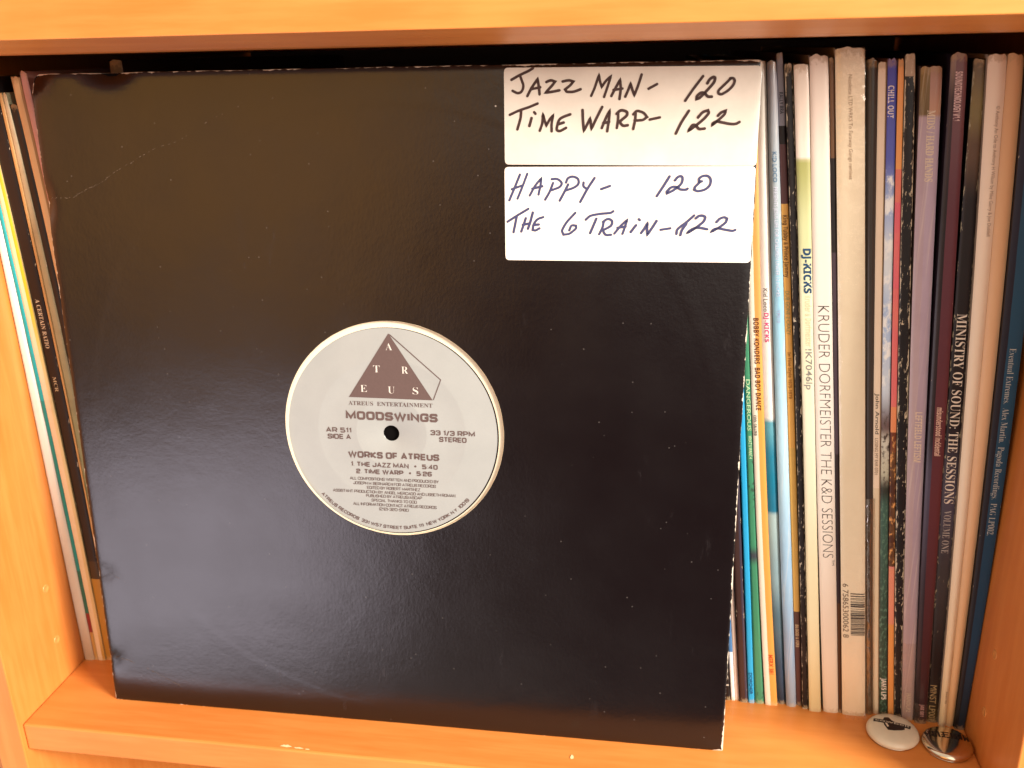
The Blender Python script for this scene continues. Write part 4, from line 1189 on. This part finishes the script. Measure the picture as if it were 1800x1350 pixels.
# ------------------------------------------------------------------ two button badges lying in front of the records
def badge(name, label, cx, cy, R, h, mat, rimmat):
    root = empty(name, (cx, cy, 0)); tag(root, label, "button badge", "button badges lying on the shelf")
    N = 96
    def lathe(nm, prof, m):
        vs = []; fs = []
        for r_, z in prof:
            for i in range(N):
                a = 2*math.pi*i/N; vs.append(Vector((r_*math.cos(a), r_*math.sin(a), z)))
        for k in range(len(prof)-1):
            for i in range(N):
                j = (i+1) % N; fs.append((k*N+i, k*N+j, (k+1)*N+j, (k+1)*N+i))
        fs.append(tuple(range((len(prof)-1)*N, len(prof)*N)))
        return mesh_obj(nm, vs, fs, m, root, smooth=True)
    f = lathe("face", [(R*0.93, h*0.13), (R*0.985, h*0.24), (R, h*0.38), (R*0.985, h*0.52), (R*0.94, h*0.68), (R*0.85, h*0.82), (R*0.7, h*0.91), (R*0.5, h*0.965), (R*0.25, h*0.992), (0.0006, h)], mat)
    lathe("rim", [(R*0.80, 0.0003), (R*0.90, 0.0003), (R*0.945, h*0.06), (R*0.945, h*0.14), (R*0.80, h*0.16)], rimmat)
    def top(x, y, dz=0.00010):
        r_ = math.hypot(x, y)/R
        pr = [(0, 1.0), (0.25, .992), (0.5, .965), (0.7, .91), (0.85, .82), (0.94, .68), (0.985, .52)]
        z = 0.5
        for (r0, z0), (r1, z1) in zip(pr, pr[1:]):
            if r0 <= r_ <= r1: z = z0+(z1-z0)*(r_-r0)/(r1-r0)
        return Vector((x, y, z*h+dz))
    return root, f, top
TIN = flat("badge_tin", (0.62, 0.55, 0.45, 1), 0.22, 0.5, 1.0)
k = NT("badge_white"); 
oc = k.n("TexCoord").outputs["Object"]
k.l(k.mix(k.noise(oc, 300, 3), lin('#d2c2a8'), lin('#dccdb4')), k.b.inputs["Base Color"])
k.b.inputs["Roughness"].default_value = 0.28; k.b.inputs["Coat Weight"].default_value = 0.35; k.b.inputs["Coat Roughness"].default_value = 0.1
WB = k.m
k = NT("badge_mirror"); oc = k.n("TexCoord").outputs["Object"]
k.l(k.mix(k.noise(oc, 200, 3), (0.60, 0.49, 0.35, 1), (0.70, 0.60, 0.46, 1)), k.b.inputs["Base Color"])
k.b.inputs["Metallic"].default_value = 1.0
k.l(k.math('ADD', 0.07, k.math('MULTIPLY', k.noise(oc, 260, 4), 0.10)), k.b.inputs["Roughness"])
MB_ = k.m
def grid_poly(pts, top, dz, out_v, out_f, step=0.0008):
    """flat artwork laid on the domed face: polygon cut into small cells that follow the dome"""
    bm = bmesh.new()
    f = bm.faces.new([bm.verts.new((x, y, 0)) for x, y in pts])
    xs = [p[0] for p in pts]; ys = [p[1] for p in pts]
    x = math.ceil(min(xs)/step)*step
    while x < max(xs):
        bmesh.ops.bisect_plane(bm, geom=bm.verts[:]+bm.edges[:]+bm.faces[:], plane_co=(x, 0, 0), plane_no=(1, 0, 0)); x += step
    y = math.ceil(min(ys)/step)*step
    while y < max(ys):
        bmesh.ops.bisect_plane(bm, geom=bm.verts[:]+bm.edges[:]+bm.faces[:], plane_co=(0, y, 0), plane_no=(0, 1, 0)); y += step
    bmesh.ops.triangulate(bm, faces=bm.faces[:])
    b0 = len(out_v); ix = {}
    for v in bm.verts: ix[v] = len(out_v); out_v.append(top(v.co.x, v.co.y, dz))
    for f in bm.faces: out_f.append(tuple(ix[v] for v in f.verts))
    bm.free()
BI = flat("badge_black", '#2a1c18', 0.4); BW = flat("badge_pale", '#e6d6bc', 0.4)
b1c = (433.2, 48.4)
b1, f1, top1 = badge("button_badge", "white button badge with a black bell shape under a black name bar", b1c[0]/1000, b1c[1]/1000, 0.0122, 0.0048, WB, TIN)
def loc1(L): return [((x-b1c[0])/1000, (y-b1c[1])/1000) for x, y in L]
vs = []; fs = []
grid_poly(loc1([(425.4,54.4),(424.7,52.0),(441.0,47.8),(441.9,50.2)]), top1, 0.00008, vs, fs)
grid_poly(loc1([(429.4,53.3),(430.6,55.3),(432.5,55.4),(433.6,53.0),(438.6,48.6),(438.2,46.9),(436.6,46.3),(433.2,45.7),(430.3,45.9),(429.2,49.5)]), top1, 0.00012, vs, fs)
mesh_obj("badge_artwork", vs, fs, BI, f1)
vs = []; fs = []
grid_poly(loc1([(429.9,50.8),(430.7,50.9),(431.3,48.4),(430.4,48.0)]), top1, 0.00020, vs, fs)
V, F, tw = type_geo("cowbell")
ang = math.atan2(50.3-54.4, 441.9-425.4)
for f in F: fs.append(tuple(q+len(vs) for q in f))
for a, c in V:
    px = 0.7 + a/tw*15.2; py = -1.75 + c*1.45
    x = 425.4 + px*math.cos(ang) - py*math.sin(ang); y = 54.4 + px*math.sin(ang) + py*math.cos(ang)
    vs.append(top1((x-b1c[0])/1000, (y-b1c[1])/1000, 0.00022))
mesh_obj("badge_lettering", vs, fs, BW, f1)["label"] = "pale lower case word and bell slot"
b2c = (457.0, 43.0)
b2, f2, top2 = badge("button_badge", "mirror metal button badge with a band of black block lettering, beside the right side panel", b2c[0]/1000, b2c[1]/1000, 0.0115, 0.0046, MB_, TIN)
vs = []; fs = []
# block letters N W E I I N N built from bars along a gently sloping band
ang = math.atan2(-1.7, 21.4)
def band(x0, x1, y0, y1, sk=0.0):
    P = []
    for px, py in ((x0+sk*y0, y0), (x1+sk*y0, y0), (x1+sk*y1, y1), (x0+sk*y1, y1)):
        X = -10.9 + px; Yq = py - 2.3 + 3.4
        x = X*math.cos(ang) - Yq*math.sin(ang); y = X*math.sin(ang) + Yq*math.cos(ang)
        P.append((x/1000, y/1000))
    grid_poly(P, top2, 0.0001, vs, fs, 0.0012)
Hh = 3.9
for x0, x1 in ((1.2,2.1),(2.9,3.8),(4.5,5.4),(5.6,6.4),(7.0,7.9)): band(x0, x1, 0, Hh, -0.08)
band(2.0, 3.0, 1.2, 2.4); band(3.8, 4.6, 0.4, 1.4)
band(8.4, 9.2, 0, 0.7); band(8.4, 9.2, 1.6, 2.2); band(8.4, 9.2, 3.3, Hh); band(9.2, 9.9, 0, Hh)
band(9.9, 12.0, 0, 0.55); band(9.9, 11.4, 1.7, 2.25); band(9.9, 12.0, 3.4, Hh)
band(12.5, 13.6, 0, Hh); band(13.9, 14.9, 0, Hh); band(15.3, 16.1, 0, Hh); band(16.2, 16.8, 0.8, 2.4, 0.2); band(16.9, 17.7, 0, Hh)
band(18.2, 19.0, 0, Hh); band(19.1, 19.7, 1.0, 2.6); band(19.8, 20.6, 0, Hh)
mesh_obj("badge_lettering", vs, fs, BI, f2)
